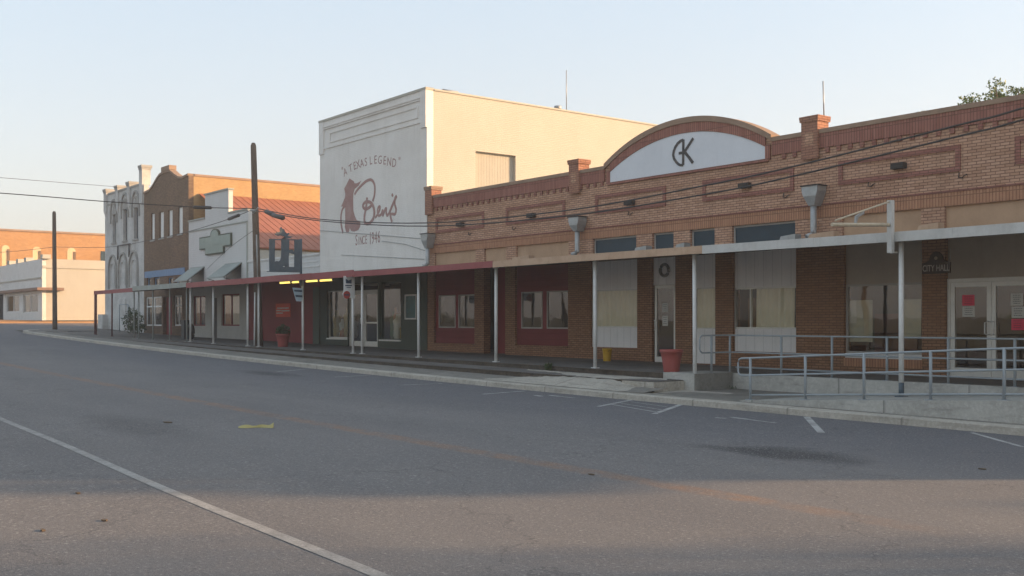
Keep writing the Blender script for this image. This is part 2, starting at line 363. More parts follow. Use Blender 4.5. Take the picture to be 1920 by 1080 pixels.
def grid_wall(mb, x0, x1, z0, z1, openings, y0=0.0, y1=.3):
    """solid wall with real rectangular openings (x0,x1,z0,z1)"""
    xs = sorted(set([x0, x1]+[min(max(v, x0), x1) for o in openings for v in o[:2]]))
    zs = sorted(set([z0, z1]+[min(max(v, z0), z1) for o in openings for v in o[2:4]]))
    xs = [v for i, v in enumerate(xs) if i == 0 or v-xs[i-1] > 1e-4]; zs = [v for i, v in enumerate(zs) if i == 0 or v-zs[i-1] > 1e-4]
    def solid(i, j):
        if i < 0 or j < 0 or i >= len(xs)-1 or j >= len(zs)-1: return False
        cx, cz = (xs[i]+xs[i+1])/2, (zs[j]+zs[j+1])/2
        return not any(o[0] < cx < o[1] and o[2] < cz < o[3] for o in openings)
    for i in range(len(xs)-1):
        for j in range(len(zs)-1):
            if not solid(i, j): continue
            a, b, c, d = xs[i], xs[i+1], zs[j], zs[j+1]
            mb.face([(a, y0, c), (b, y0, c), (b, y0, d), (a, y0, d)]); mb.face([(a, y1, d), (b, y1, d), (b, y1, c), (a, y1, c)])
            if not solid(i-1, j): mb.face([(a, y1, c), (a, y0, c), (a, y0, d), (a, y1, d)])
            if not solid(i+1, j): mb.face([(b, y0, c), (b, y1, c), (b, y1, d), (b, y0, d)])
            if not solid(i, j-1): mb.face([(a, y1, c), (b, y1, c), (b, y0, c), (a, y0, c)])
            if not solid(i, j+1): mb.face([(a, y0, d), (b, y0, d), (b, y1, d), (a, y1, d)])
    return mb
def shell(mb, x0, x1, y1, z0, z1, t=.3, back=True, left=True, right=True):
    if left: mb.box(x0, x0+t, .302, y1, z0, z1)
    if right: mb.box(x1-t, x1, .302, y1, z0, z1)
    if back: mb.box(x0+t+.002, x1-t-.002, y1-t, y1, z0, z1)
    return mb
def rect_frame(mb, x0, x1, z0, z1, w, y0, y1):
    mb.box(x0, x0+w, y0, y1, z0, z1); mb.box(x1-w, x1, y0, y1, z0, z1)
    mb.box(x0+w, x1-w, y0, y1, z0, z0+w); mb.box(x0+w, x1-w, y0, y1, z1-w, z1); return mb
def window(parent, x0, x1, z0, z1, y=.10, fw=.06, fmat='alu', mull=(), bars=(), name='window', back=None, gl='glass'):
    mb = rect_frame(MB(), x0, x1, z0, z1, fw, y-.03, y+.04)
    for m in mull: mb.box(m-fw/2, m+fw/2, y-.028, y+.038, z0+fw, z1-fw)
    for b in bars: mb.box(x0+fw, x1-fw, y-.026, y+.036, b-fw/2, b+fw/2)
    o = mb.build(name, fmat, parent)
    box(x0+fw, x1-fw, y, y+.008, z0+fw, z1-fw).build('pane', gl, o)
    if back: box(x0-.05, x1+.05, y+.45, y+.47, z0-.05, z1+.05).build('backing', back, o)
    return o
def text_mesh(body, size, depth=.006, width=1.0):
    c = bpy.data.curves.new('t', 'FONT'); c.body = body; c.size = size; c.extrude = depth; c.align_x = 'CENTER'; c.resolution_u = 3
    o = bpy.data.objects.new('t', c); scene.collection.objects.link(o); bpy.context.view_layer.update()
    me = bpy.data.meshes.new_from_object(o); bpy.data.objects.remove(o); bpy.data.curves.remove(c)
    return me
def add_text(mb, body, size, mat4, depth=.006):
    me = text_mesh(body, size, depth); me.transform(mat4); mb.bm.from_mesh(me); bpy.data.meshes.remove(me); return mb
XZ = Matrix(((1, 0, 0, 0), (0, 0, -1, 0), (0, 1, 0, 0), (0, 0, 0, 1)))   # text upright in the facade plane facing the street
def along(f, x0, x1, step=2.0):
    n = max(1, int(abs(x1-x0)/step)); return [x0+(x1-x0)*i/n for i in range(n+1)]
def loft(mb, xs, prof):                   # prof(x) -> list of (y,z)
    rows = [[mb.bm.verts.new((x, y, z)) for y, z in prof(x)] for x in xs]
    for A, B in zip(rows, rows[1:]):
        for i in range(len(A)-1): mb.bm.faces.new([A[i], B[i], B[i+1], A[i+1]])
    return mb

# ================================================================= GROUND
def frange(a, b, n): return [a+(b-a)*i/n for i in range(n+1)]
g = MB()
XL = [-900, -400, -200]+frange(-120, 20, 70)+[60, 200, 900]
loft(g, XL, lambda x: [(y, zr(x)-.35) for y in (-900, -200, -60, 0, 30, 80, 300, 900)])
structure(g, 'ground', 'scrub')
g = MB(); loft(g, frange(-150, 90, 120), lambda x: [(y, zr(x)) for y in (-34, -22, -14, -5.6)]); structure(g, 'road', 'asphalt')
g = MB(); loft(g, frange(-91, -77, 6), lambda x: [(y, zr(x)) for y in (-5.6, 0, 20, 60, 120)]); structure(g, 'cross_street', 'asphalt')
g = MB(); loft(g, frange(2.6, 9, 4), lambda x: [(y, .0) for y in (-5.6, 10, 60, 120)]); structure(g, 'cross_street', 'asphalt')
# kerb with rounded corner at the west end
kx = frange(-71.5, -8.0, 60)+frange(-7, 2.6, 5)
def kerb_y(x): return -6.2+.20*max(0, (x+20)/20 if x > -20 else 0)
g = MB()
loft(g, kx, lambda x: [(kerb_y(x), zr(x)-.1), (kerb_y(x)+.015, zr(x)+.115), (kerb_y(x)+.04, zr(x)+.13), (kerb_y(x)+.30, zr(x)+.135)])
structure(g, 'kerb', 'kerb')
g = MB(); pts = [(-71.5+5*math.cos(t), -1.2+5*math.sin(t)) for t in [R(270-90*i/10) for i in range(11)]]+[(-76.5, 12)]
for (a, b), (c, d) in zip(pts, pts[1:]):
    nx, ny = (0.3*(-71.5-a)/5 if b < 0 else .3), (.3*(-1.2-b)/5 if b < 0 else 0); mx, my = (0.3*(-71.5-c)/5 if d < 0 else .3), (.3*(-1.2-d)/5 if d < 0 else 0)
    g.face([(a, b, zr(a)-.1), (c, d, zr(c)-.1), (c, d, zr(c)+.14), (a, b, zr(a)+.14)]); g.face([(a, b, zr(a)+.14), (c, d, zr(c)+.14), (c+mx, d+my, zr(c)+.14), (a+nx, b+ny, zr(a)+.14)])
structure(g, 'kerb', 'kerb')
g = MB(); cpt = (-71.5, -1.2, zr(-71.5)+.14)
for (a, b), (c, d) in zip(pts, pts[1:]):
    if b > 11: continue
    g.face([(cpt[0], cpt[1], cpt[2]), ((a-.71*0-cpt[0])*.94+cpt[0], (b-cpt[1])*.94+cpt[1], zr(a)+.139), ((c-cpt[0])*.94+cpt[0], (min(d, 8)-cpt[1])*(.94 if d < 0 else 1)+cpt[1], zr(c)+.139)])
g.face([(-71.5, -6, zr(-71.5)+.136), (-71.4, -6, zr(-71.5)+.136), (-71.4, -1, zr(-71.5)+.14), (-71.5, -1.2, zr(-71.5)+.139)])
structure(g, 'corner_pavement', 'concrete_old')
# lower walk, step, raised walk
def low(x): return zr(x)+.135
def mid(x): return (zd(x)+low(x)+.08)/2
def z_low2(x): return min(low(x)+.08, mid(x)-.02)
g = MB(); loft(g, frange(-71.5, -17.0, 50), lambda x: [(kerb_y(x)+.30, low(x)-.004), (-5.1, z_low2(x))])
loft(g, frange(-17.0, 2.6, 20), lambda x: [(kerb_y(x)+.30, low(x)-.004), (-5.62, .17), (-2.5, .19)]); structure(g, 'sidewalk', 'walk')
rnd = random.Random(3)
def jag(a): return a*(rnd.random()-.5)
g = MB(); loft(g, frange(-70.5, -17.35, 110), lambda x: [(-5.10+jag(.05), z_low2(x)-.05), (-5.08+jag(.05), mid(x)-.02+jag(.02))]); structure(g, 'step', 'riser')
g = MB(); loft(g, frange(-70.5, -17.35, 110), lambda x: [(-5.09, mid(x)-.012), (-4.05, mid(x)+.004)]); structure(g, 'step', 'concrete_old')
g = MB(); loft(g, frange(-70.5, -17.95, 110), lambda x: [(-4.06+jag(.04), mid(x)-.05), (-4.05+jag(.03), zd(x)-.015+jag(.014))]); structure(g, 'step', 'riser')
g = MB(); loft(g, frange(-77.2, -18.0, 90), lambda x: [((-4.06 if x > -71.5 else -3.4+.3*(-x-71.5)), zd(x)-.01), (-2.6, zd(x)), (-1, zd(x)+.005), (6, zd(x)+.01)])
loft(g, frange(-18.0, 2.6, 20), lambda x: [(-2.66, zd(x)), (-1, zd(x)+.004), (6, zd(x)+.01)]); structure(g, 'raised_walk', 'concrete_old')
g = MB().box(-18.0, -16.98, -4.12, -2.64, .0, .578).box(-16.978, 2.6, -2.80, -2.64, .0, .556); structure(g, 'retaining_wall', 'concrete')
# broken newer concrete apron poured against the steps
g = MB()
loft(g, frange(-23.0, -17.6, 24), lambda x: (lambda k: [(kerb_y(x)+.28, low(x)+.010), (-5.5, low(x)+.03+.08*k), (-4.85+.2*jag(1), low(x)+.05+.19*k+jag(.02)), (-4.35+.15*jag(1), mid(x)+.02), (-4.1, mid(x)-.04)])(max(0, min(1, (x+23)/2.5, (-17.6-x)/1.0))))
loft(g, frange(-17.62, -15.8, 6), lambda x: [(kerb_y(x)+.28, low(x)+.010), (-5.15, .16+.03*(x+17)*-1), (-4.1, .19)])
g.box(-18.35, -17.3, -5.15, -4.13, .0, .40); structure(g, 'concrete_apron', 'kerb')
# ramp
def zramp(x): return lerp(x, [(-14.3, .175), (-8.8, .49), (-7.6, .548), (3, .55)])
g = MB(); loft(g, frange(-14.3, 2.4, 16), lambda x: [(-5.70, .0), (-5.70, zramp(x)+.02), (-5.50, zramp(x)+.02), (-5.495, zramp(x)), (-2.81, zramp(x)+.005)])
structure(g, 'ramp', 'concrete')
# far corner pavement
g = MB(); loft(g, frange(-118, -91, 10), lambda x: [(-6, zr(x)-.1), (-5.9, zr(x)+.12), (0, 1.90), (60, 1.95)])
loft(g, frange(-91.0, -90.9, 1), lambda x: [(-5.9, zr(x)-.1+(.25 if x < -90.95 else 0)), (60, 1.55+(.35 if x < -90.95 else 0))]); structure(g, 'far_pavement', 'dirt')
# road paint
def G(px, py, z=0.004):
    u = (px-960)/F; t = (EYE-z)*F/(py-HZ)
    for _ in range(6):
        x = t*(CX+CY*u); t = (EYE-z-zr(x))*F/(py-HZ)
    x = t*(CX+CY*u); return Vector((x, t*(CY-CX*u)-D, zr(x)+z))
g = MB(); loft(g, frange(-75, 12, 60), lambda x: [(-19.06-.033*max(x, -40)+.02*math.sin(x*.7), zr(x)+.004), (-18.94-.033*max(x, -40)+.02*math.sin(x*.7), zr(x)+.004)]); structure(g, 'edge_line', 'edgepaint')
def mark(quads, name='parking_line'):
    g = MB()
    for a, b, wd in quads:
        a, b = G(*a), G(*b); n = 6; d = (b-a); s = Vector((-d.y, d.x, 0)).normalized()*wd/2; 
        for i in range(n):
            p, r_ = a+d*i/n, a+d*(i+1)/n; p.z = zr(p.x)+.004; r_.z = zr(r_.x)+.004
            g.face([p-s, r_-s, r_+s, p+s])
    return structure(g, name, 'marking')
mark([((905, 739), (985, 733), .10)]); mark([((1122, 762), (1188, 749), .11)]); mark([((1226, 776), (1278, 758), .12)])
mark([((1146, 758), (1234, 773), .05), ((1164, 756), (1240, 768), .045), ((1182, 753), (1252, 763), .04)], 'hatching')
mark([((1512, 781), (1540, 811), .12)]); mark([((1822, 811), (1919, 838), .08)]); mark([((750, 722), (830, 719), .09)]); mark([((628, 707), (700, 703), .09)]); mark([((520, 697), (585, 691), .08)])
mark([((1341, 783), (1362, 784.5), .12), ((1370, 782), (1402, 786), .13), ((1400, 786), (1455, 793), .07)], 'accessible_symbol_paint')
mark([((1003, 741), (1016, 743), .12), ((1030, 741), (1052, 743.5), .13), ((1052, 743.5), (1078, 746), .08)], 'accessible_symbol_paint')

# ================================================================= CITY HALL BRICK BLOCK
X0, X1 = -34.72, 2.0
BB = thing('brick_building', (-16, 0, .5), 'long one-storey tan brick building with a round-topped gable sign and pink door notices', 'building')
ZT = 6.55
def xr(a, b): return (PX(a), PX(b))
LOW_TOP = 3.36
openings = []
def op(a, b, z0, z1): o = (PX(a), PX(b), z0, z1); openings.append(o); return o
ups = [op(815, 892, 3.90, 4.43), op(908, 949, 3.90, 4.43), op(968, 1066, 3.90, 4.43), op(1111, 1193, 3.90, 4.43), op(1223, 1263, 3.90, 4.43),
       op(1294, 1340, 3.90, 4.43), op(1372, 1491, 3.90, 4.43), op(1579, 1727, 3.90, 4.43), op(1771, 2140, 3.90, 4.43), op(2200, 2700, 3.90, 4.43)]
sf = {}
def lo(key, a, b, z0, z1=3.78): sf[key] = (PX(a), PX(b), z0, z1); openings.append(sf[key]); return sf[key]
lo('r1', 813.7, 889.5, PZ(850, 644)); lo('rd', 907, 947, zd(-30)); lo('r2', 966, 1065, PZ(1015, 648)); lo('w3', 1107, 1194.6, PZ(1150, 651.5))
lo('d1', 1222, 1266, zd(-22)); lo('w4', 1296, 1341, PZ(1320, 682)); lo('w5', 1374, 1492.5, PZ(1433, 660)); lo('w6', 1582, 1728.5, PZ(1655, 673)); lo('d2', 1773, 1985, .55)
lo('w7', 2080, 2500, 1.0)
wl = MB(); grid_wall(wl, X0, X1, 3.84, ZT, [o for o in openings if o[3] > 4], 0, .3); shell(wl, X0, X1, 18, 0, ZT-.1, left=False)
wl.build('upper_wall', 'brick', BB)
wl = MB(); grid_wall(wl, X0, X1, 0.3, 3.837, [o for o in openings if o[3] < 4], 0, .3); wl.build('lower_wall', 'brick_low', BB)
box(X0, X1-.31, .302, 17.6, 6.2, 6.3).build('roof', 'roofgrey', BB)
MB().box(X0, X1-.31, 3.0, 3.1, .5, 6.19).box(X0+.0, X0+.1, .31, 2.99, .5, 6.19).build('interior_wall', 'interior', BB)
# parapet: coping, soldier band, dentils (left of arch, right of arch)
AC, AZ, AR = -21.25, 7.62, 6.15        # arch centre x, crown z, radius
ax0, ax1 = -24.52, -18.0
for a, b in ((X0+.02, ax0), (ax1, X1+.03)):
    pass
cp = MB(); cp.box(X0-.02, ax0, -.07, .36, ZT+.02, ZT+.13).box(ax1, X1+.05, -.07, .36, ZT+.02, ZT+.13)
ni = 36
def arc(R_, top, a, b, n=ni):
    out = []
    for i in range(n+1):
        x = a+(b-a)*i/n; out.append((x, top-R_+math.sqrt(max(0, R_*R_-(x-AC)**2))))
    return out
o_ = arc(AR, AZ+.06, ax0, ax1); i_ = arc(AR, AZ-.10, ax0, ax1)
for k in range(ni): cp.prism([o_[k], o_[k+1], i_[k+1], i_[k]], -.08, .36)
cp.build('coping', 'coping', BB)
bd = MB(); bd.box(X0+.01, ax0+.0, -.045, -.001, 6.20, ZT+.018).box(ax1, X1, -.045, -.001, 6.20, ZT+.018)
bd.build('soldier_band', 'redsoldier', BB)
x = X0+.3
while x < X1-.1:
    if not (ax0-.05 < x < ax1+.05): box(x, x+.11, -.045, -.001, 6.07, 6.197).build('dentil', 'redbrick', BB)
    x += .335
# arched gable: brick backing, red ring, tan ring, white board
gb = MB(); gb.prism([(ax0+.002, ZT+.002)]+[(x, z) for x, z in arc(AR, AZ-.102, ax0+.002, ax1-.002)]+[(ax1-.002, ZT+.002)], .0, .3); gb.build('gable_wall', 'brick', BB)
IA, IB, IR, IZ = -24.27, -18.22, 6.28, 7.24
ring = MB(); a1 = arc(AR, AZ-.105, IA, IB); a2 = [(AC+(x-AC), z) for x, z in arc(IR, IZ+.0, IA, IB)]
for k in range(ni): ring.prism([a1[k], a1[k+1], a2[k+1], a2[k]], -.05, -.001)
ring.box(IA-.16, IA-.001, -.05, -.001, 6.1, 6.5).box(IB+.001, IB+.16, -.05, -.001, 6.1, 6.5)
ring.build('arch_ring', 'redsoldier', BB)
pn = MB(); pn.prism([(IA, 6.14)]+[(x, z-.004) for x, z in arc(IR, IZ, IA, IB)]+[(IB, 6.14)], -.03, -.002); gp = pn.build('gable_sign', 'whiteboard', BB)
lt = MB()
def KP(x, y): q = P(1240+x/12, 240+y/12, -.03); return (q.x, q.z)
wv = .075
lt.ribbon([KP(500, 262), KP(495, 835)], wv, -.05, -.031)
lt.ribbon([KP(495, 270), KP(440, 290), KP(370, 350), KP(320, 430), KP(285, 520), KP(270, 600), KP(290, 690), KP(335, 760), KP(390, 815), KP(440, 838), KP(495, 835)], wv, -.0505, -.0315)
lt.ribbon([KP(400, 570), KP(480, 556)], wv, -.0495, -.031); lt.ribbon([KP(520, 545), KP(640, 360), KP(722, 232)], wv, -.051, -.032); lt.ribbon([KP(535, 545), KP(630, 665), KP(715, 785)], wv*1.1, -.0515, -.032)
lt.build('lettering', 'black', gp)
cp = MB(); cp.box(IA-.1, IB+.1, -.06, -.001, 6.06, 6.135); cp.build('gable_sill', 'redbrick', BB)
# parapet piers
for a, b in ((-34.72, -34.25), (-26.14, -25.66), (-17.0, -16.5), (-7.9, -7.4), (1.5, 2.02)):
    p = MB().box(a, b, -.12, -.046, 5.95, 6.96).box(a, b, -.044, .34, ZT+.135, 6.96).build('parapet_pier', 'pierbrick', BB)
    MB().box(a-.04, b+.04, -.155, .38, 6.961, 7.04).box(a-.03, b+.03, -.15, .38, 6.90, 6.959).build('pier_cap', 'coping' if a < -30 else 'pierbrick', p)
    if a > -30: box(a+.12, b-.12, -.128, -.121, 6.3, 6.62).build('pier_inset', 'brick', p)
# framed brick panels with a small louvred vent
for (a, b) in ((818, 908), (949.5, 1060), (1117, 1249), (1318, 1489), (1573, 1801.5), (1904, 2290)):
    xa, xb = PX(a), PX(b)
    fr = rect_frame(MB(), xa, xb, 5.20, 5.80, .115, -.035, -.001).build('brick_panel_frame', 'redbrick', BB)
vents = [(862, 421), (995, 404), (1179, 380), (1395, 348), (1684, 311)]
for k, (a, b) in enumerate(vents):
    x = PX(a, -.1); z = PZ(a, b, -.1)
    v = MB().box(x-.17, x+.17, -.16, -.002, z-.07, z+.07)
    for j in range(3): v.box(x-.15, x+.15, -.175, -.161, z-.05+j*.045, z-.03+j*.045)
    v.build('wall_vent', 'wire', BB)
# soldier course, thin ledge, transom infill
box(X0+.05, X1-.02, -.012, -.001, 4.44, 4.74).build('lintel_course', 'tansoldier', BB)
box(X0+.05, X1-.02, -.03, -.001, 4.745, 4.79).build('ledge', 'redbrick', BB)
for k, o in enumerate(ups):
    if 3 <= k <= 6:
        f = rect_frame(MB(), o[0]+.001, o[1]-.001, 3.91, 4.428, .05, .09, .14); 
        f = f.build('transom_window', 'frame_grey', BB); box(o[0]+.05, o[1]-.05, .105, .12, 3.96, 4.378).build('pane', 'glassdark', f)
    else: box(o[0]+.001, o[1]-.001, .07, .12, 3.905, 4.428).build('stucco_panel', 'stucco', BB)
# little broken tie-rod brackets
for a, b in ((882, 438), (965, 428), (1183, 400), (1475, 367), (1635, 346), (1806, 329)):
    q = P(a, b, -.02); MB().tube([(q.x-.10, -.05, q.z-.03), (q.x-.02, -.03, q.z-.05), (q.x+.03, -.03, q.z), (q.x+.11, -.06, q.z+.01)], .012, 6).tube([(q.x-.09, -.03, q.z+.07), (q.x-.1, -.04, q.z-.03)], .012, 6).build('wall_hook', 'wire', BB)
# storefront infill -----------------
def infill(key, zlo, zhi, mat, y=.08, xa=None, xb=None, name='wall_panel'):
    o = sf[key]; return box((xa if xa is not None else o[0])+.002, (xb if xb is not None else o[1])-.002, y, y+.05, zlo, zhi).build(name, mat, BB)
for key, panes, (ya, yb) in (('r1', ((819.7, 851), (856.5, 888.8)), (552.7, 615)), ('r2', ((974.5, 1014), (1022, 1063.5)), (546, 616.4))):
    o = sf[key]; m = (panes[0][0]+panes[1][1])/2; z1, z0 = PZ(m, ya), PZ(m, yb)
    infill(key, z1, 3.77, 'maroon'); infill(key, o[2]+.002, z0, 'maroon')
    xs = [o[0]]+[PX(v) for pr in panes for v in pr]+[o[1]]
    for a, b in ((xs[0], xs[1]), (xs[2], xs[3]), (xs[4], xs[5])): box(a+.002, b-.002, .08, .13, z0, z1).build('wall_panel', 'maroonflat', BB)
    for pr in panes: window(BB, PX(pr[0]), PX(pr[1]), z0+.002, z1-.002, .10, .045, 'frame_grey')
    box(o[0], o[1], -.04, -.001, o[2]-.06, o[2]-.001).build('sill', 'brick_low', BB)
o = sf['rd']; box(o[0]+.002, o[1]-.002, .5, .55, o[2], 3.77).build('maroon_door', 'maroonflat', BB)
o = sf['w3']; z1, z0 = PZ(1150, 543), PZ(1150, 614)
infill('w3', z1, 3.77, 'whitepanel'); infill('w3', o[2]+.002, z0, 'whitepanel'); w_ = window(BB, o[0]+.003, o[1]-.003, z0+.001, z1-.001, .10, .035, 'alu', gl='clearglass')
def curtain(par, x0, x1, z0, z1, y=.35, gap=None, fold=.21):
    mb = MB(); n = max(6, int((x1-x0)/.018)); rows = []
    for i in range(n+1):
        x = x0+(x1-x0)*i/n; yy = y+.034*math.sin(x/fold*6.28)+.010*math.sin(x*9.1)
        rows.append([mb.bm.verts.new((x, yy, z0)), mb.bm.verts.new((x, yy*.3+y*.7, z1))])
    for A, B in zip(rows, rows[1:]): f = mb.bm.faces.new([A[0], B[0], B[1], A[1]]); f.smooth = True
    return mb.build('curtain', 'curtain', par)
curtain(w_, o[0]+.04, o[1]-.02, z0-.1, z1, y=.22)
o = sf['w4']; z1, z0 = PZ(1320, 539), PZ(1320, 617)
infill('w4', z1, 3.77, 'whitepanel'); infill('w4', o[2]+.002, z0, 'whitepanel'); w_ = window(BB, o[0]+.003, o[1]-.003, z0+.001, z1-.001, .10, .035, 'alu', gl='clearglass'); curtain(w_, o[0]+.05, o[1]-.15, z0-.1, z1, y=.22)
o = sf['w5']; z1, z0 = PZ(1433, 537.7), PZ(1433, 617)
infill('w5', z1, 3.77, 'whitepanel'); infill('w5', o[2]+.002, z0, 'whitepanel'); w_ = window(BB, o[0]+.003, o[1]-.003, z0+.001, z1-.001, .10, .045, 'alu', mull=(PX(1404),), gl='clearglass'); curtain(w_, PX(1409), o[1]-.2, z0-.1, z1, y=.22)
box(PX(1380), PX(1395), .5, .8, z0-.1, z0+.85).build('cardboard_box', m_plain('brown_card', (.16, .09, .04), .8), w_)
# first glazed door
o = sf['d1']; zt = PZ(1245, 534)
infill('d1', zt, 3.77, 'whitepanel')
def door(par, x0, x1, z0, z1, y=.08, fw=.09, rail=.20, mat='alu', hside=1, name='glazed_door'):
    mb = MB().box(x0, x0+fw, y-.03, y+.03, z0, z1).box(x1-fw, x1, y-.03, y+.03, z0, z1).box(x0+fw, x1-fw, y-.03, y+.03, z1-fw, z1).box(x0+fw, x1-fw, y-.03, y+.03, z0, z0+rail)
    d = mb.build(name, mat, par); box(x0+fw, x1-fw, y-.004, y+.004, z0+rail, z1-fw).build('pane', 'glass', d)
    hx = x1-fw*.5 if hside > 0 else x0+fw*.5; sgn = -1 if hside > 0 else 1
    MB().tube([(hx, y-.03, z0+.95), (hx, y-.10, z0+.95), (hx+sgn*.05, y-.12, z0+.97), (hx+sgn*.05, y-.12, z0+1.22), (hx, y-.10, z0+1.24), (hx, y-.03, z0+1.24)], .014, 6).build('handle', 'white', d)
    return d
d = door(BB, PX(1225), PX(1264.5), o[2]+.01, zt-.01, .09, .085, .16, 'alu', -1)
def note(par, x0, x1, z0, z1, y, mat, lines=4, name='notice', ink='black'):
    n_ = box(x0, x1, y, y+.003, z0, z1).build(name, mat, par); mb = MB(); h = (z1-z0)/(lines+1)
    for i in range(lines):
        wd = (x1-x0)*(.36 if i % 2 else .30)*(.9 if i else 1.1); c = (x0+x1)/2; zz = z1-h*(i+.9)
        k = c-wd
        while k < c+wd: 
            l = .018+.03*rnd.random(); mb.box(k, min(k+l, c+wd), y-.0015, y-.0002, zz-h*.14, zz+h*.16); k += l+.012
    mb.build('print', ink, n_); return n_
M['paper'] = m_plain('paper', (.60, .60, .56), .8, var=.1); M['pink'] = m_plain('pink_paper', (.75, .06, .13), .8, var=.1); M['map'] = m_stain('printed_chart', (.50, .48, .36), (.30, .34, .36), .6, 4, .8)
xm = PX(1247, .08)
note(d, xm-.11, xm+.11, PZ(1247, 585), PZ(1247, 568), .082, 'paper'); note(d, xm-.11, xm+.11, PZ(1247, 611), PZ(1247, 592), .082, 'paper')
# clock-like wreath above the door
q = P(1246.6, 506.6, .07); mb = MB(); 
mb.tube([(q.x+.17*math.cos(t), .05, q.z+.17*math.sin(t)) for t in frange(0, 2*math.pi, 20)], .045, 8, cap=False)
wr = mb.build('door_wreath', m_plain('dry_wreath', (.12, .13, .12), .9, var=.8), origin=(q.x, .05, q.z)); tag(wr, 'round grey wreath hung on the white panel over the narrow glazed door', 'wreath')
# tan panel + big window
o = sf['w6']; z1, z0 = PZ(1655, 531), PZ(1655, 664)
infill('w6', z1, 3.77, 'greystucco', .10); infill('w6', o[2]+.002, z0, 'whitetrim', .05); w_ = window(BB, o[0]+.003, o[1]-.003, z0+.001, z1-.001, .12, .05, 'frame_grey')
def yr(a, b, c, dd, y): return PX(a, y), PX(b, y), PZ((a+b)/2, dd, y), PZ((a+b)/2, c, y)
a = yr(1589, 1636, 563, 641, .2); box(a[0], a[1], .2, .204, a[2], a[3]).build('poster', 'map', w_)
a = yr(1694, 1727, 561, 634, .2); box(a[0], a[1], .2, .204, a[2], a[3]).build('poster', 'map', w_)
a = yr(1589, 1606, 563, 606, .19); box(a[0], a[1], .19, .194, a[2], a[3]).build('poster', 'paper', w_)
box(PX(1640, 1.2), PX(1720, 1.2), 1.2, 1.6, .6, 2.0).build('red_furniture', m_plain('dark_red_furniture', (.12, .02, .012), .7), w_)
box(o[0], o[1], -.012, -.001, .70, o[2]-.002).build('soldier_apron', 'tansoldier', BB)
# double doors
o = sf['d2']; ztr = PZ(1815, 529, .1)
infill('d2', ztr+.09, 3.77, 'greystucco', .10)
fr = MB().box(o[0]+.002, PX(1783.5, .1), .06, .16, .55, ztr+.088).box(PX(1783.5, .1), o[1]-.002, .062, .158, ztr, ztr+.086).build('door_frame', 'alu', BB)
xa, xb, xc = PX(1783.5, .1), PX(1860, .1), 0
d = door(BB, xa+.004, xb-.004, .56, ztr-.004, .1, .10, .2, 'alu', 1); d2 = door(BB, xb+.004, 2*xb-xa-.004, .56, ztr-.004, .1, .10, .2, 'alu', -1)
window(BB, 2*xb-xa+.01, o[1]-.05, .62, ztr-.01, .1, .06, 'alu')
def noteat(par, a, b, c, dd, mat, **k): z_ = yr(a, b, c, dd, .09); return note(par, z_[0], z_[1], z_[2], z_[3], .092, mat, **k)
noteat(d, 1804, 1827, 553, 573, 'pink', ink='maroonflat'); noteat(d, 1804.5, 1827.5, 574.5, 594, 'paper')
noteat(d2, 1895, 1918, 550, 573, 'paper', name='picture', ink='black', lines=5); noteat(d2, 1896.5, 1921, 575, 596, 'paper'); noteat(d2, 1896, 1920, 598, 619, 'pink', ink='maroonflat')
o = sf['w7']; infill('w7', 2.5, 3.77, 'greystucco', .1); window(BB, o[0]+.01, o[1]-.01, o[2]+.005, 2.495, .1, .06, 'alu')
# city hall hanging sign
YS = -1.2
def SP(x, y): q = P(1720+x/3.857, 440+y/3.857, YS); return (q.x, q.z)
c0, c1 = SP(38, 280), SP(240, 200)
cz0, cz1 = SP(140, 282)[1], SP(140, 203)[1]
cs = thing('hanging_sign', ((c0[0]+c1[0])/2, YS, cz0), 'dark board reading CITY HALL hung under the canopy by the double doors', 'sign')
cxm = (c0[0]+c1[0])/2; hw = (c1[0]-c0[0])/2
pl = [(cxm-hw, cz0), (cxm+hw, cz0), (cxm+hw, cz1), (cxm+hw*.62, cz1+.03)]+[(cxm+hw*.5*math.cos(t), cz1+.03+.22*math.sin(t)) for t in frange(R(10), R(170), 8)]+[(cxm-hw*.62, cz1+.03), (cxm-hw, cz1)]
b_ = MB().prism(pl, YS-.02, YS+.02).build('board', m_plain('brown_black_board', (.022, .016, .013), .7), cs)
t_ = MB(); add_text(t_, 'CITY HALL', .20, Matrix.Translation((cxm, YS-.024, cz0+.055)) @ XZ @ Matrix.Diagonal((.66, 1, 1, 1)), .003); t_.build('lettering', m_plain('dull_grey_lettering', (.50, .46, .42), .7), b_)
t_ = MB(); t_.lathe((0, 0, 0), [(.0001, 0), (.04, .0), (.04, .004)], 10); bmesh.ops.transform(t_.bm, matrix=Matrix.Translation((cxm, YS-.021, cz1+.1)) @ Matrix.Rotation(R(90), 4, 'X'), verts=t_.bm.verts); t_.build('emblem', m_plain('dull_brass', (.30, .24, .16), .6), b_)
for s_ in (-.35, .32): MB().tube([(cxm+s_, YS, cz1+.05), (cxm+s_, YS, 3.40)], .008, 6).build('hanger_rod', 'galv', cs)
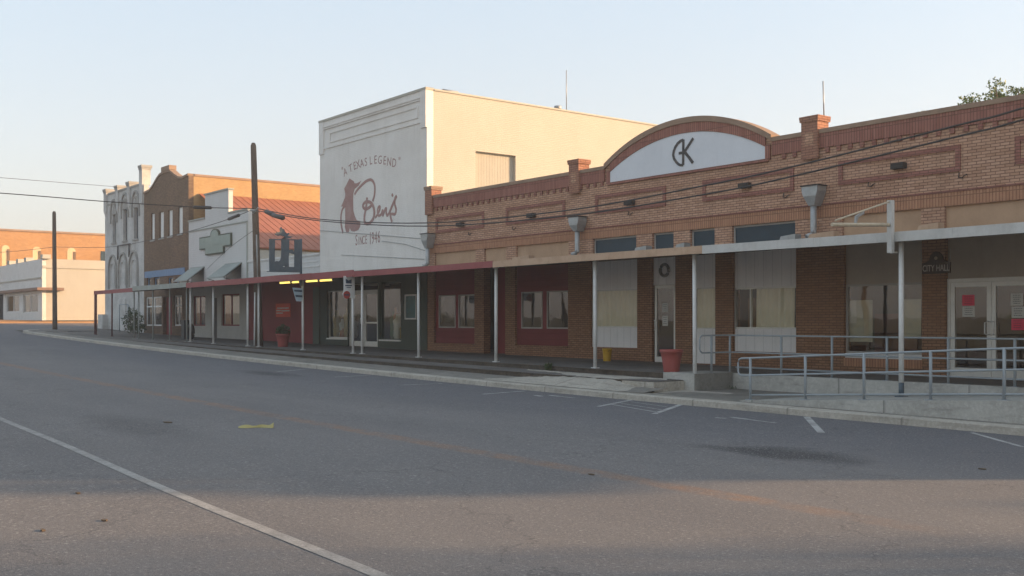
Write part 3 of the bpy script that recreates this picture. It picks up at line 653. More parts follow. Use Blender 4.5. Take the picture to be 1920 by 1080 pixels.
# downspouts with hopper heads
def downspout(hx0, hx1, hy0, hy1, px0, px1, pby, lab):
    Y = -.22; xm = PX((px0+px1)/2, Y); zt_ = PZ((hx0+hx1)/2, hy0, Y); zb_ = PZ((hx0+hx1)/2, hy1, Y); r = (PX(px1, Y)-PX(px0, Y))/2*.8; hw = .24
    t_ = thing('downspout', (xm, Y, 3.6), lab, 'downspout', 'rainwater downspouts along the brick front')
    mb = MB(); secs = [(hw, zt_), (hw*.98, zt_-.12), (hw*.8, zt_-.25), (.09, zb_)]
    rings = [[(xm-h_, Y-min(h_, .17), z), (xm+h_, Y-min(h_, .17), z), (xm+h_, Y+.2, z), (xm-h_, Y+.2, z)] for h_, z in secs]
    for A, B in zip(rings, rings[1:]):
        for k in range(4): mb.face([A[k], A[(k+1) % 4], B[(k+1) % 4], B[k]])
    mb.face(rings[0]); mb.face(rings[-1]); hd = mb.build('hopper_head', 'galv', t_)
    MB().box(xm-hw-.03, xm+hw+.03, Y-.2, Y+.2, zt_, zt_+.03).build('rim', 'wire', hd)
    MB().tube([(xm, Y, zb_+.02), (xm, Y, 4.15), (xm, Y, 4.05), (xm-.03, Y-.05, 3.98), (xm-.09, Y-.16, 3.93)], .078, 12).build('pipe', 'galv', t_)
downspout(789, 816, 439, 465, 797.5, 806, 500, 'grey downspout with funnel head between the white mural wall and the brick front')
downspout(1061, 1097, 408, 434, 1077.5, 1087, 476, 'grey downspout with funnel head left of the round gable, above the bare wood fascia')
downspout(1498, 1547, 350, 386, 1518.5, 1532, 431, 'largest grey downspout with funnel head, right of the round gable')
# roof lightning rods
q = P(1545, 218, .2); tag(MB().tube([(q.x, .2, 7.04), (q.x-.03, .2, PZ(1545, 152, .2))], .016, 6).build('lightning_rod', 'galv', origin=(q.x, .2, 7.04)), 'thin metal rod standing on the brick parapet pier right of the gable', 'rod')
# ================================================================= WHITE MURAL BUILDING
A0, A1 = PX(600), -34.76
BN = thing('mural_building', ((A0+A1)/2, 0, .7), 'tall white painted brick building with a red boot mural and since 1946 lettering', 'building')
HT = 10.86
gs = (PX(590), PX(798))
def BX(px): return PX(px)
gop = [(BX(613), BX(651.5), PZ(632, 634), PZ(632, 545)), (BX(652.5), BX(708), zd(-40), PZ(680, 531)), (BX(711), BX(752), PZ(731, 637), PZ(731, 528))]
wl = MB(); grid_wall(wl, A0, A1, 3.85, HT, [], 0, .3); wl.build('front_wall', 'whitebrick', BN)
wl = MB(); wl.box(A0, A0+.3, .302, 20, 3.5, HT-.002)
# right wall with recessed loading opening
sy0, sy1 = S(891.7, 283, A1).y, S(966.7, 293, A1).y; sz1 = S(891.7, 283, A1).z; sz0 = 6.4
for (ya, yb, za, zb) in ((.302, sy0, 3.5, HT-.002), (sy1, 20, 3.5, HT-.002), (sy0+.0005, sy1-.0005, sz1, HT-.002), (sy0+.0005, sy1-.0005, 3.5, sz0)): wl.box(A1-.3, A1, ya, yb, za, zb)
wl.box(A0+.302, A1-.302, 19.7, 20, 3.5, HT-.002)
wl.build('side_wall', 'sunbrick', BN)
M['corr'] = m_siding('cream_corrugated', (.42, .40, .345), .14, True, amt=.2)
box(A1-.22, A1-.16, sy0+.002, sy1-.002, sz0+.002, sz1-.002).build('loading_door', 'corr', BN)
box(A0+.302, A1-.302, .302, 19.69, HT-.6, HT-.5).build('roof', 'roofgrey', BN)
MB().box(A0-.03, A1+.02, -.07, .32, HT+.002, HT+.10).box(A1-.33, A1+.04, .322, 20.0, HT+.002, HT+.07).build('coping', 'sunbrick', BN)
box(A0, A0+.42, -.06, -.001, 9.4, HT).build('pilaster_head', 'whitebrick', BN); box(A1-.40, A1, -.06, -.001, 9.4, HT).build('pilaster_head', 'whitebrick', BN)
cn = MB().box(A0+.421, A1-.401, -.05, -.001, 10.50, 10.62).box(A0+.421, A1-.401, -.08, -.051, 10.58, 10.62).box(A0+.421, A1-.401, -.035, -.001, 10.62, HT)
cn.box(A0+.421, A1-.401, -.04, -.001, 9.62, 9.70); rect_frame(cn, A0+.95, A1-.62, 9.84, 10.32, .07, -.035, -.001); cn.build('cornice', 'whitebrick', BN)
# roof vent and rod
v0, v1 = S(842, 171, A1-.6), S(862, 171, A1-.6)
tag(MB().tube([((A1-.9), v0.y, HT-.45), (A1-.9, v0.y, HT+.25)], .10, 12).tube([(A1-.9, v0.y-.1, HT+.25), (A1-.9, v0.y+.6, HT+.25)], .12, 12).build('roof_ventilator', 'galv', origin=(A1-.9, v0.y, HT-.45)), 'small metal hood vent peeking over the roof of the white mural building', 'vent')
q = S(1062, 205, A1-.15); tag(MB().tube([(q.x, q.y, HT+.07), (q.x, q.y, S(1062, 132, A1-.15).z)], .02, 6).build('lightning_rod', 'galv', origin=(q.x, q.y, HT+.07)), 'thin metal rod standing on the edge of the sunlit side wall', 'rod')
tag(MB().tube([(A1-.15, S(1050, 200, A1).y, HT+.07), (A1-.15, S(1050, 200, A1).y, HT+.22)], .16, 10).build('roof_pipe', 'galv', origin=(A1-.15, S(1050, 200, A1).y, HT+.07)), 'short pipe stub at the foot of the rod on the sunlit wall top', 'pipe')
for (a_, b_, c_) in (((600, 432), (700, 440), (797, 448)), ((640, 478), (720, 482), (795, 486)), ((716, 452), (760, 458), (797, 470))):
    MB().tube([P(*a_, -.02), P(*b_, -.02), P(*c_, -.02)], .012, 5).build('wall_cable', 'galv', BN)
# mural lettering
def BP(x, y): q = P(600+x/5.145, 270+y/5.145, 0); return (q.x, q.z)
mu = MB(); e0, e1 = -.006, -.002
stk_ = [0]
def st(pts, wd=.085):
    pts = [Vector(BP(*p)) for p in pts]
    # smooth
    out = []
    for i in range(len(pts)-1):
        p0, p1, p2, p3 = pts[max(i-1, 0)], pts[i], pts[i+1], pts[min(i+2, len(pts)-1)]
        for k in range(4):
            t = k/4; out.append(.5*((2*p1)+(-p0+p2)*t+(2*p0-5*p1+4*p2-p3)*t*t+(-p0+3*p1-3*p2+p3)*t**3))
    out.append(pts[-1]); 
    for i in range(0, len(out)-1):
        stk_[0] += 1; seg = out[max(i-1, 0):i+3]
        a_, b_ = out[i], out[i+1]; d_ = (b_-a_).normalized(); n_ = Vector((-d_.y, d_.x))*wd*.62; e_ = d_*wd*.18
        mu.prism([tuple(v) for v in (a_-e_+n_, b_+e_+n_, b_+e_-n_, a_-e_-n_)], e0-.00012*(stk_[0] % 97)-.001, e1)
st([(335, 485), (360, 445), (400, 400), (445, 360), (490, 345), (520, 375), (530, 430), (525, 500), (510, 550)], .10)
st([(250, 590), (220, 625), (205, 680), (203, 740), (210, 800), (222, 855)], .09)
st([(455, 520), (450, 580), (440, 640), (430, 700), (432, 750), (455, 770), (490, 755), (518, 710), (525, 650), (510, 590), (480, 560), (440, 560), (415, 590), (425, 620), (455, 625), (490, 600), (505, 570)], .11)
st([(535, 710), (555, 680), (575, 640), (580, 605), (565, 610), (556, 650), (565, 690), (590, 680), (605, 640), (608, 670), (608, 690), (625, 640), (640, 620), (640, 660), (650, 690), (672, 660)], .085)
st([(672, 660), (690, 615), (715, 555), (738, 505), (725, 530), (722, 580), (735, 630), (725, 675), (700, 675), (680, 680), (685, 715), (695, 750)], .095)
st([(695, 485), (703, 500)], .09)
boot = [(285, 332), (325, 358), (335, 380), (360, 378), (398, 355), (375, 400), (335, 435), (322, 480), (320, 540), (322, 640), (335, 690), (355, 735), (390, 745), (390, 790), (370, 830), (330, 845), (300, 838), (288, 808), (280, 850), (255, 855), (240, 800), (245, 740), (243, 600), (205, 605), (240, 520), (245, 480), (235, 430), (262, 380)]
mu.build('mural_script', 'paintred', BN); MB().prism([BP(*p) for p in boot], e0-.001, e1).build('mural_boot', 'paintred', BN)
tm = MB()
txt = '\u201cA TEXAS LEGEND\u201d'; arcpts = [(215, 262), (245, 278), (272, 255), (302, 240), (340, 222), (375, 205), (410, 192), (442, 184), (470, 174), (492, 168), (535, 160), (577, 163), (620, 170), (665, 178), (712, 195), (760, 185)]
txt = '\u201cA TEXAS LEGEND\u201d'; chars = [('"', 216, 268, 0), ('A', 248, 272, 10), ('T', 300, 236, 10), ('E', 340, 214, 9), ('X', 372, 200, 8), ('A', 408, 190, 6), ('S', 445, 178, 4), ('L', 492, 165, 2), ('E', 535, 158, 0), ('G', 578, 160, -2), ('E', 622, 166, -4), ('N', 665, 178, -5), ('D', 712, 190, -7), ('"', 758, 178, -9)]
for ch, x_, y_, a_ in chars:
    p = BP(x_, y_+32); add_text(tm, ch, .50, Matrix.Translation((p[0], -.004, p[1])) @ XZ @ Matrix.Rotation(R(a_*1.6), 4, 'Z') @ Matrix.Diagonal((.95, 1, 1, 1)), .002)
for ch_, x_, sz_ in (('S', 352, .66), ('I', 375, .52), ('N', 397, .52), ('C', 420, .52), ('E', 445, .52), ('1', 486, .76), ('9', 511, .72), ('4', 539, .72), ('6', 569, .72)):
    yb_ = 978-(x_-347)*.16 if x_ < 460 else 968-(x_-486)*.2
    add_text(tm, ch_, sz_, Matrix.Translation((BP(x_, 0)[0], -.004, BP(x_, yb_)[1])) @ XZ @ Matrix.Diagonal((.62, 1, 1, 1)), .002)
tm.build('mural_lettering', 'paintred', BN)
# green shopfront below
wl = MB(); grid_wall(wl, A0, A1, .4, 3.847, gop, 0, .3); wl.build('shopfront_wall', 'green', BN)
wl = MB().box(A0, A0+.3, .302, 4.6, .4, 3.496).box(A1-.3, A1, .302, 20, .4, 3.496).box(A0+.302, A1-.302, 3.5, 3.6, .6, 3.6).build('interior_wall', 'interior', BN)
o = gop[0]; window(BN, o[0]+.003, o[1]-.003, o[2]+.002, o[3]-.002, .12, .05, 'alu'); o = gop[2]; window(BN, o[0]+.003, o[1]-.003, o[2]+.002, o[3]-.002, .12, .04, 'greenflat')
box(gop[0][0], gop[0][1], -.03, .05, gop[0][2]-.06, gop[0][2]+.001).build('sill', 'alu', BN); box(gop[2][0], gop[2][1], -.03, .05, gop[2][2]-.06, gop[2][2]+.001).build('sill', 'alu', BN)
o = gop[1]; ztt = PZ(680, 548); xm = (o[0]+o[1])/2
MB().box(o[0]+.002, o[0]+.09, .06, .16, o[2], o[3]-.002).box(o[1]-.09, o[1]-.002, .06, .16, o[2], o[3]-.002).box(o[0]+.091, o[1]-.091, .061, .159, ztt, ztt+.09).box(xm-.05, xm+.05, .062, .158, o[2], ztt-.001).build('door_frame', 'alu', BN)
door(BN, o[0]+.092, xm-.052, o[2]+.02, ztt-.003, .11, .09, .22, 'alu', 1); dd_ = door(BN, xm+.052, o[1]-.092, o[2]+.02, ztt-.003, .11, .09, .22, 'alu', -1)
box(xm+.15, o[1]-.19, .08, .14, o[2]+1.0, o[2]+1.06).build('crossbar', 'alu', dd_)
# goods in the show windows
def goods(par, x0, x1, z0, n, seed, cols):
    r_ = random.Random(seed)
    for k in range(n):
        x_ = x0+(x1-x0)*(k+.5)/n+.1*(r_.random()-.5); h_ = .4+1.0*r_.random(); w2 = .10+.12*r_.random()
        MB().lathe((x_, .34+.25*r_.random(), z0), [(w2*.7, 0), (w2, h_*.15), (w2*.9, h_*.55), (w2*1.1, h_*.75), (w2*.5, h_*.85), (w2*.45, h_)], 10).build('display_goods', cols[k % len(cols)], par)
gm = [m_plain('khaki_cloth', (.45, .36, .18), .9), m_plain('pale_cloth', (.7, .7, .62), .9), m_plain('tan_leather', (.45, .20, .08), .7), m_plain('green_cloth', (.12, .18, .08), .9)]
goods(BN, gop[0][0]+.1, gop[0][1]-.1, gop[0][2], 6, 1, gm); goods(BN, gop[2][0]+.1, gop[2][1]-.1, gop[2][2], 5, 5, gm[::-1])
# framed notice case
a = yr(760, 782, 552, 599, -.03); nc = box(a[0], a[1], -.05, -.005, a[2], a[3]); nb = thing('notice_case', ((a[0]+a[1])/2, -.03, a[2]), 'white framed glass notice case with a teal print on the green shopfront', 'notice case')
rect_frame(MB(), a[0], a[1], a[2], a[3], .06, -.07, -.002).build('frame', 'whitetrim', nb); box(a[0]+.06, a[1]-.06, -.03, -.003, a[2]+.06, a[3]-.06).build('print', m_stain('teal_print', (.02, .11, .11), (.01, .02, .03), .7, 5, .3, streak=False), nb)
# ================================================================= LOW MAROON SHOP
L0, L1 = PX(465.5), A0-.01
LB = thing('low_shop', ((L0+L1)/2, 0, .75), 'low maroon shop with a plain white parapet between the clapboard store and the mural building', 'building')
wl = MB(); grid_wall(wl, L0, L1, 3.86, 4.86, [], .0, .3); wl.box(L0, L1, .302, 14, 4.3, 4.4); wl.build('parapet', 'siding', LB)
MB().box(L0, L1, -.05, .33, 4.862, 4.95).box(L0+.02, L1-.02, -.03, -.001, 4.32, 4.37).box(L0+4.2, L1-.2, -.025, -.001, 4.55, 4.59).build('coping', 'whitetrim', LB)
mo = (PX(570), PX(592), zd(-46), 3.0)
wl = MB(); grid_wall(wl, L0, L1, .5, 3.857, [], .0, .3); wl.build('shopfront_wall', 'maroonflat', LB)
MB().box(PX(588), L1, -.04, -.001, .7, 3.4).build('corner_board', 'greenflat', LB)
a = yr(517, 544, 569, 594.5, -.03); pz = box(a[0], a[1], -.03, -.002, a[2], a[3]).build('wall_poster', m_stain('red_orange_poster', (.62, .07, .03), (.25, .05, .03), .5, 3, .6, streak=False), origin=((a[0]+a[1])/2, -.02, a[2])); tag(pz, 'red poster fixed on the dark maroon shop wall', 'poster')
mb = MB()
for i, (f0, f1, hh) in enumerate(((.05, .35, .45), (.40, .95, .42), (.1, .9, .62), (.05, .5, .25))):
    mb.box(a[0]+(a[1]-a[0])*f0, a[0]+(a[1]-a[0])*f1, -.034, -.031, a[2]+(a[3]-a[2])*hh, a[2]+(a[3]-a[2])*(hh+.08))
mb.build('poster_lettering', 'paper', pz)
# ================================================================= CLAPBOARD FALSE FRONT STORE
W0, W1 = -59.98, L0-.01
CB = thing('clapboard_store', ((W0+W1)/2, 0, .85), 'white clapboard false-front store with a stepped top and a green sign board', 'building')
def ZX(px, py): return (PX(px), PZ(px, py))
wins = [(PX(361.5), PX(385), PZ(373, 611), PZ(373, 555)), (PX(415), PX(449), PZ(432, 611), PZ(432, 551)), (PX(397), PX(407), zd(-56), 3.1)]
wl = MB(); grid_wall(wl, W0, W1, .6, 3.92, wins, 0, .25); wl.build('lower_wall', m_stain('grey_white_wall', (.47, .46, .43), (.30, .29, .26), .4, 1, .8), CB)
t1, t2, t3 = ZX(355, 416.5)[1], ZX(405, 361.5)[1], ZX(447, 397)[1]; xa, xb = PX(384.5), PX(428.5)
wl = MB().prism([(W0, 3.922), (W1, 3.922), (W1, t3), (xb, t3), (xb, t2), (xa, t2), (xa, t1), (W0, t1)], 0, .25); wl.build('false_front', 'siding', CB)
ed = MB().box(W0, xa-.001, -.06, .29, t1+.002, t1+.09).box(xa-.06, xb+.06, -.06, .29, t2+.002, t2+.09).box(xb+.001, W1, -.06, .29, t3+.002, t3+.09).box(W0+.02, W1-.02, -.05, -.001, t3-.62, t3-.56).box(W1-.12, W1, -.05, -.001, 3.7, t3-.65)
ed.build('trim', 'fasciagrey', CB)
box(W1-.2, W1-.002, .252, 14, .6, 5.55).build('side_wall', 'sunbrick', CB)
# red metal shed roof leaning on the brick wall
rf = MB(); hz, lz = 9.2, 5.62
rf.prism([(W0+.05, hz), (W1+.1, lz), (W1+.1, lz+.06), (W0+.05, hz+.06)], .6, 14)
yy = 1.0
while yy < 14:
    rf.prism([(W0+.05, hz+.061), (W1+.1, lz+.061), (W1+.1, lz+.08), (W0+.05, hz+.08)], yy, yy+.025); yy += .42
rf.build('metal_roof', 'redroof', CB)
for k, o in enumerate(wins[:2]): window(CB, o[0]+.002, o[1]-.002, o[2]+.002, o[3]-.002, .1, .07, 'maroonflat', mull=((o[0]+o[1])/2,), back='interior' if k == 0 else 'curtain')
o = wins[2]; box(o[0], o[1], .12, .17, o[2], o[3]).build('door', m_plain('dark_door', (.05, .045, .04), .6), CB)
def BS(x, y, Y=-.06): q = P(340+x/6, 350+y/6, Y); return (q.x, q.z)
sg = thing('sign_board', (BS(385, 640)[0], -.06, BS(385, 770)[1]), 'weathered green shop sign with an arched top on the clapboard front', 'sign')
xl, xr_ = BS(210, 0)[0], BS(562, 0)[0]; zt_, zb_ = BS(385, 545)[1], BS(385, 690)[1]; x2, x3 = BS(275, 0)[0], BS(480, 0)[0]; zbb = BS(380, 760)[1]; xc = BS(380, 0)[0]; rr = (BS(430, 0)[0]-BS(332, 0)[0])/2; zc = zt_
def plaque(k, y0, y1, mat, name, par):
    pl = [(x2+k, zbb+k), (x3-k, zbb+k), (x3-k, zb_+k), (xr_-k, zb_+k), (xr_-k, zt_-k)]+[(xc+(rr-k)*math.cos(t), zc-k+(rr*.58)*math.sin(t)) for t in frange(0, math.pi, 10)]+[(xl+k, zt_-k), (xl+k, zb_+k), (x2+k, zb_+k)]
    return MB().prism(pl, y0, y1).build(name, mat, par)
b_ = plaque(0, -.10, -.002, 'greenflat', 'frame', sg); b2 = plaque(.07, -.115, -.101, 'signgreen', 'board', sg)
mb = MB(); r_ = random.Random(9)
for zz, h_, x_a, x_b in ((zt_-.55, .28, xl+.5, xr_-.4), (zb_+.05, .16, x2-.3, x3+.2), (zbb+.25, .16, x2+.2, x3-.2)):
    k = x_a
    while k < x_b: l = .07+.08*r_.random(); mb.prism([(k, zz), (k+l, zz), (k+l, zz+h_*.4), (k+l*.4, zz+h_), (k, zz+h_*.8)], -.119, -.116); k += l+.06
mb.build('faded_lettering', m_plain('pale_green_lettering', (.33, .38, .34), .8), b2)
# propped flap shutters
for (a, b, c, dd, lab) in (((357, 502.5), (383, 501), (343.5, 525.5), (368, 524), 'grey flap awning propped out nearest the brown brick building'), ((421.5, 495), (453, 493.5), (411, 519), (437, 518), 'grey flap awning propped out beside the white parapet')):
    p0, p1 = P(*a, -.02), P(*b, -.02); zt_ = (p0.z+p1.z)/2; q_ = PZ(c[0], c[1], -1.0); 
    fl = thing('flap_awning', ((p0.x+p1.x)/2, 0, q_), lab, 'awning', 'flap awnings on the clapboard front')
    f = MB(); f.face([(p0.x, -.03, zt_), (p1.x, -.03, zt_), (p1.x, -1.0, q_), (p0.x, -1.0, q_)]); f.face([(p0.x, -.03, zt_-.06), (p0.x, -1.0, q_-.06), (p1.x, -1.0, q_-.06), (p1.x, -.03, zt_-.06)])
    f.box(p0.x, p1.x, -1.03, -1.0, q_-.06, q_+.01).box(p0.x, p1.x, -.03, -.003, zt_-.06, zt_+.03); f.build('flap', m_siding('grey_green_flap', (.30, .33, .31), .3, True), fl)
    for xx in (p0.x+.05, p1.x-.05): MB().tube([(xx, -.02, q_-.3), (xx, -.97, q_-.06)], .02, 6).build('strut', 'wire', fl)
    box(p0.x+.1, p1.x-.1, -.012, -.001, q_-.4, zt_-.08).build('window_pane', 'glassdark', fl)
# ================================================================= BROWN BRICK BUILDING
V1 = PX(270)
BR = thing('brown_building', ((V1-60)/2, 0, 1.0), 'brown brick two-storey building with a curved gable parapet and blue band', 'building')
bw = []
for a, b, c, dd in ((282.8, 290, 400, 450), (298.5, 307, 397, 446), (315, 323.5, 393.5, 442.6), (333.5, 342.5, 388, 438)): bw.append((PX(a), PX(b), PZ((a+b)/2, dd), PZ((a+b)/2, c)))
sw = []
for a, b in ((276, 283), (289, 299.5), (315, 324.5), (330.5, 342)): sw.append((PX(a), PX(b), PZ((a+b)/2, 535.5), PZ((a+b)/2, 520.5)))
lw = [(PX(273), PX(303), PZ(288, 611), 3.35), (PX(306), PX(322), zd(-64), 3.3), (PX(326), PX(341), PZ(333, 611), 3.35)]
zsh = EYE+8.05
wl = MB(); grid_wall(wl, V1, -60, .8, zsh, bw+sw+lw, 0, .3); prof = [(-67.75, 8.12), (-66.6, 8.2), (-66, 8.42), (-65.3, 8.78), (-64.75, 8.98), (-64.3, 9.02), (-63.9, 9.04), (-63.0, 9.02), (-62.3, 8.72), (-61.6, 8.47), (-61, 8.38), (-60.4, 8.42), (-60, 8.46)]
prof[0] = (V1, 8.12)
wl.prism([(V1, zsh+.001)]+[(x, z+EYE) for x, z in prof][0:]+[(-60, zsh+.001)], 0, .3); wl.build('front_wall', 'brownbrick', BR)
MB().box(-60.3, -60.0, .302, 16, .8, EYE+8.45).box(V1, V1+.3, .302, 16, .8, EYE+8.1).box(V1+.302, -60.302, 15.7, 16, .8, EYE+8.1).build('side_wall', 'orangebrick', BR)
box(V1+.302, -60.302, .302, 15.69, 9.0, 9.1).build('roof', 'roofgrey', BR)
cp = MB()
for (a, b), (c, dd) in zip(prof, prof[1:]): cp.prism([(a, b+EYE+.002), (c, dd+EYE+.002), (c, dd+EYE+.13), (a, b+EYE+.13)], -.06, .34)
cp.box(-64.35, -62.95, -.09, .36, EYE+9.15, EYE+9.42).box(-60.34, -59.96, .342, 16, EYE+8.452, EYE+8.58); cp.build('coping', 'coping', BR)
for o in bw:
    f = box(o[0]+.01, o[1]-.25, .10, .14, o[2]+.01, o[3]-.01).build('boarded_window', 'white', BR)
    box(o[1]-.249, o[1], .24, .26, o[2], o[3]).build('dark_gap', 'dark', f); MB().box(o[0]-.06, o[1]+.06, -.05, -.001, o[2]-.1, o[2]-.001).build('sill', 'stonedark', f)
for o in sw: window(BR, o[0]+.002, o[1]-.002, o[2]+.002, o[3]-.002, .1, .05, 'blue', back='dark')
box(V1+.25, PX(347), -.05, -.002, PZ(310, 518.5)+.02, PZ(310, 505.5)).build('blue_band', 'blue', BR)
for k, o in enumerate((lw[0], lw[2])): window(BR, o[0]+.002, o[1]-.002, o[2]+.002, o[3]-.002, .1, .08, 'white', mull=((o[0]+o[1])/2,), bars=((o[2]+o[3])/2+.3,), back='interior')
o = lw[1]; box(o[0], o[1], .2, .26, o[2], o[3]).build('door', 'maroonflat', BR)
# ================================================================= PALE STONE BUILDING
S0, S1 = PX(197), V1-.01
ST = thing('stone_building', ((S0+S1)/2, 0, 1.3), 'narrow pale stone two-storey building with four parapet piers and arched windows', 'building')
zw = EYE+8.75
slot = [(PX(a), PX(b), PZ((a+b)/2, dd), PZ((a+b)/2, c)) for a, b, c, dd in ((211, 217.5, 402, 455), (231, 238.5, 392, 451), (251, 259, 389, 448))]
low_ar = [(PX(a), PX(b), 3.4+EYE-1.0, PZ((a+b)/2, c+10)) for a, b, c in ((205, 219, 496), (223.5, 239, 494), (243.5, 259.5, 490.5))]
wl = MB(); grid_wall(wl, S0, S1, 1.0, zw, slot, 0, .3); wl.build('front_wall', 'stone', ST)
wl = MB(); wl.box(S0, S0+.3, .302, 14, 1, zw-.2).box(S1-.3, S1, .302, 14, 1, zw-.2).box(S0+.302, S1-.302, 13.7, 14, 1, zw-.2).box(S0+.302, S1-.302, .302, 13.69, zw-.7, zw-.6); wl.build('side_wall', 'stone', ST)
pw = (S1-S0-.7)/3
for k in range(4):
    x = S0+k*pw+(.0 if k else -.05); zt_ = zw+.30+(.80 if k == 3 else 0); p = MB().box(x, x+.6, -.09, -.001, zw-1.15, zt_).prism([(-.09, zw-1.15), (-.001, zw-1.15), (-.001, zw-1.5)], x+.1, x+.5, 'X').box(x, x+.6, .0, .45, zw+.002, zt_).build('parapet_pier', 'stone', ST)
    MB().box(x-.06, x+.66, -.15, .55, zt_+.001, zt_+.15).box(x-.03, x+.63, -.12, .50, zt_-.12, zt_-.001).build('pier_cap', 'stonedark', p)
MB().box(S0+.701, S1-.701, -.05, -.001, zw-.75, zw-.62).box(S0+.701, S1-.701, -.06, .34, zw+.002, zw+.12).build('cornice', 'stonedark', ST)
def arch_trim(mb, x0, x1, zs, wd, y0, y1, pointed=1.15, leg=.0):
    xm = (x0+x1)/2; r = (x1-x0)/2; pts = [(x0, zs-leg)]+[(xm-r*math.cos(t), zs+r*pointed*math.sin(t)) for t in frange(0, math.pi, 12)]+[(x1, zs-leg)]
    mb.ribbon(pts, wd, y0, y1); return mb
for o in slot:
    f = MB(); arch_trim(f, o[0]-.28, o[1]+.28, o[3], .14, -.09, -.001, 1.5, .6); f = f.build('window_surround', 'stonedark', ST)
    box(o[0], o[1], .2, .22, o[2], o[3]).build('pane', 'glassdark', f); MB().prism([(o[0]-.1, o[3]+.001), (o[1]+.1, o[3]+.001), ((o[0]+o[1])/2, o[3]+.75)], -.02, -.001).build('pointed_head', 'stonedark', f)
    MB().box(o[0]-.1, o[1]+.1, -.08, -.001, o[2]-.1, o[2]-.001).build('sill', 'stonedark', f)
for o in low_ar:
    f = MB(); arch_trim(f, o[0], o[1], o[3], .13, -.10, -.001, 1.2, 1.3); f = f.build('blind_arch', 'stonedark', ST)
    i0, i1 = o[0]+.35, o[1]-.35; f2 = MB(); arch_trim(f2, i0, i1, o[3]-.1, .08, -.07, -.001, 1.2, 1.0); f2.build('inner_arch', 'stone', f)
f = MB(); za, zb = PZ(230, 458), PZ(230, 482); f.tube([P(221, 461, -.12), P(244, 457, -.12)], .04, 6); f.tube([P(221, 461, -.1), P(221, 487, -.1)], .05, 6); f.tube([P(242, 457, -.1), P(242, 482, -.1)], .05, 6); f.build('iron_bracket', 'wire', ST)
box(S0-.5, S0+.6, -.35, -.001, 1.1, 2.3).build('plinth', 'stone', ST); box(S0+2.8, S0+4.6, -.06, -.001, 1.2, 3.3).build('blocked_door', 'stone', ST)
# ================================================================= FAR CORNER
FW = thing('corner_store', (-100, 0, 1.9), 'white one-storey corner store with a sunlit cream side wall and thin awning', 'building')
fx1 = PX(79); zt_ = PZ(79, 485)
fo = [(PX(12), PX(36), PZ(24, 586), PZ(24, 553)), (PX(43), PX(71), PZ(57, 587), PZ(57, 551)), (PX(-15), PX(6), 1.9, PZ(0, 552))]
wl = MB(); grid_wall(wl, -112, fx1, 1.6, zt_, fo, 0, .3); wl.build('front_wall', 'whitetrim', FW)
MB().box(fx1-.3, fx1, .302, 20, 1.6, zt_).box(-112, -111.7, .302, 20, 1.6, zt_).box(-111.69, fx1-.31, .31, 19.9, zt_-.5, zt_-.4).build('side_wall', 'sunbrick', FW)
MB().box(fx1-.02, fx1+.08, .0, 20, zt_-.75, zt_-.55).box(-112, fx1+.05, -.08, -.001, zt_-1.6, zt_-1.5).build('moulding', 'sunbrick', FW)
for k, x in enumerate((PX(15), PX(31), PX(46), fx1-.4)): MB().box(x, x+.75, -.05, .6, zt_+.002, zt_+.35).build('parapet_block', 'sunbrick', FW)
MB().box(-112, fx1+.5, -.5, -.002, PZ(60, 546), PZ(60, 541)).box(fx1+.001, fx1+.5, .0, 1.6, PZ(60, 546), PZ(60, 541)).build('awning', m_stain('brown_awning', (.26, .17, .13), (.12, .08, .06), .6, 2, .8), FW)
for o in fo[:2]: window(FW, o[0], o[1], o[2], o[3], .1, .12, 'whitetrim', mull=((o[0]+o[1])/2,), back='interior')
box(fo[2][0], fo[2][1], .2, .3, 1.9, fo[2][3]).build('door', 'dark', FW)
FB = thing('orange_warehouse', (-113, 20, 1.9), 'long orange brick two-storey building with bricked-up arched windows behind the corner store', 'building')
FX = -112.3
wl = MB(); wl.box(FX-16, FX, -2.0, 45, 1.5, S(0, 432, FX).z); wl.build('wall', 'farbrick', FB)
MB().box(FX-.3, FX+.12, -2, 45, S(0, 432, FX).z+.002, S(0, 432, FX).z+.18).build('coping', 'coping', FB)
for a, b, c in ((3, 18, 461), (61, 77, 464), (126, 142, 466)):
    p0, p1 = S(a, c, FX), S(b, c, FX); zt2 = p0.z; f = MB(); ym, r2 = (p0.y+p1.y)/2, (p1.y-p0.y)/2
    f.prism([(p0.y, 6.5), (p1.y, 6.5)]+[(ym+r2*math.cos(t), zt2-.3+.4*math.sin(t)) for t in frange(0, math.pi, 8)], FX+.001, FX+.03, 'X'); f = f.build('bricked_window', m_stain('pale_infill_%d' % a, (.62, .45, .28), None, .3, 1, .9), FB)
    box(FX+.031, FX+.10, p1.y-.22, p1.y, 6.5, zt2-.3).build('reveal', 'brownbrick', f)
p0, p1 = S(189, 471, FX), S(204, 485, FX); box(FX+.001, FX+.04, p0.y, p1.y, 6.8, p0.z).build('window', 'glassdark', FB)

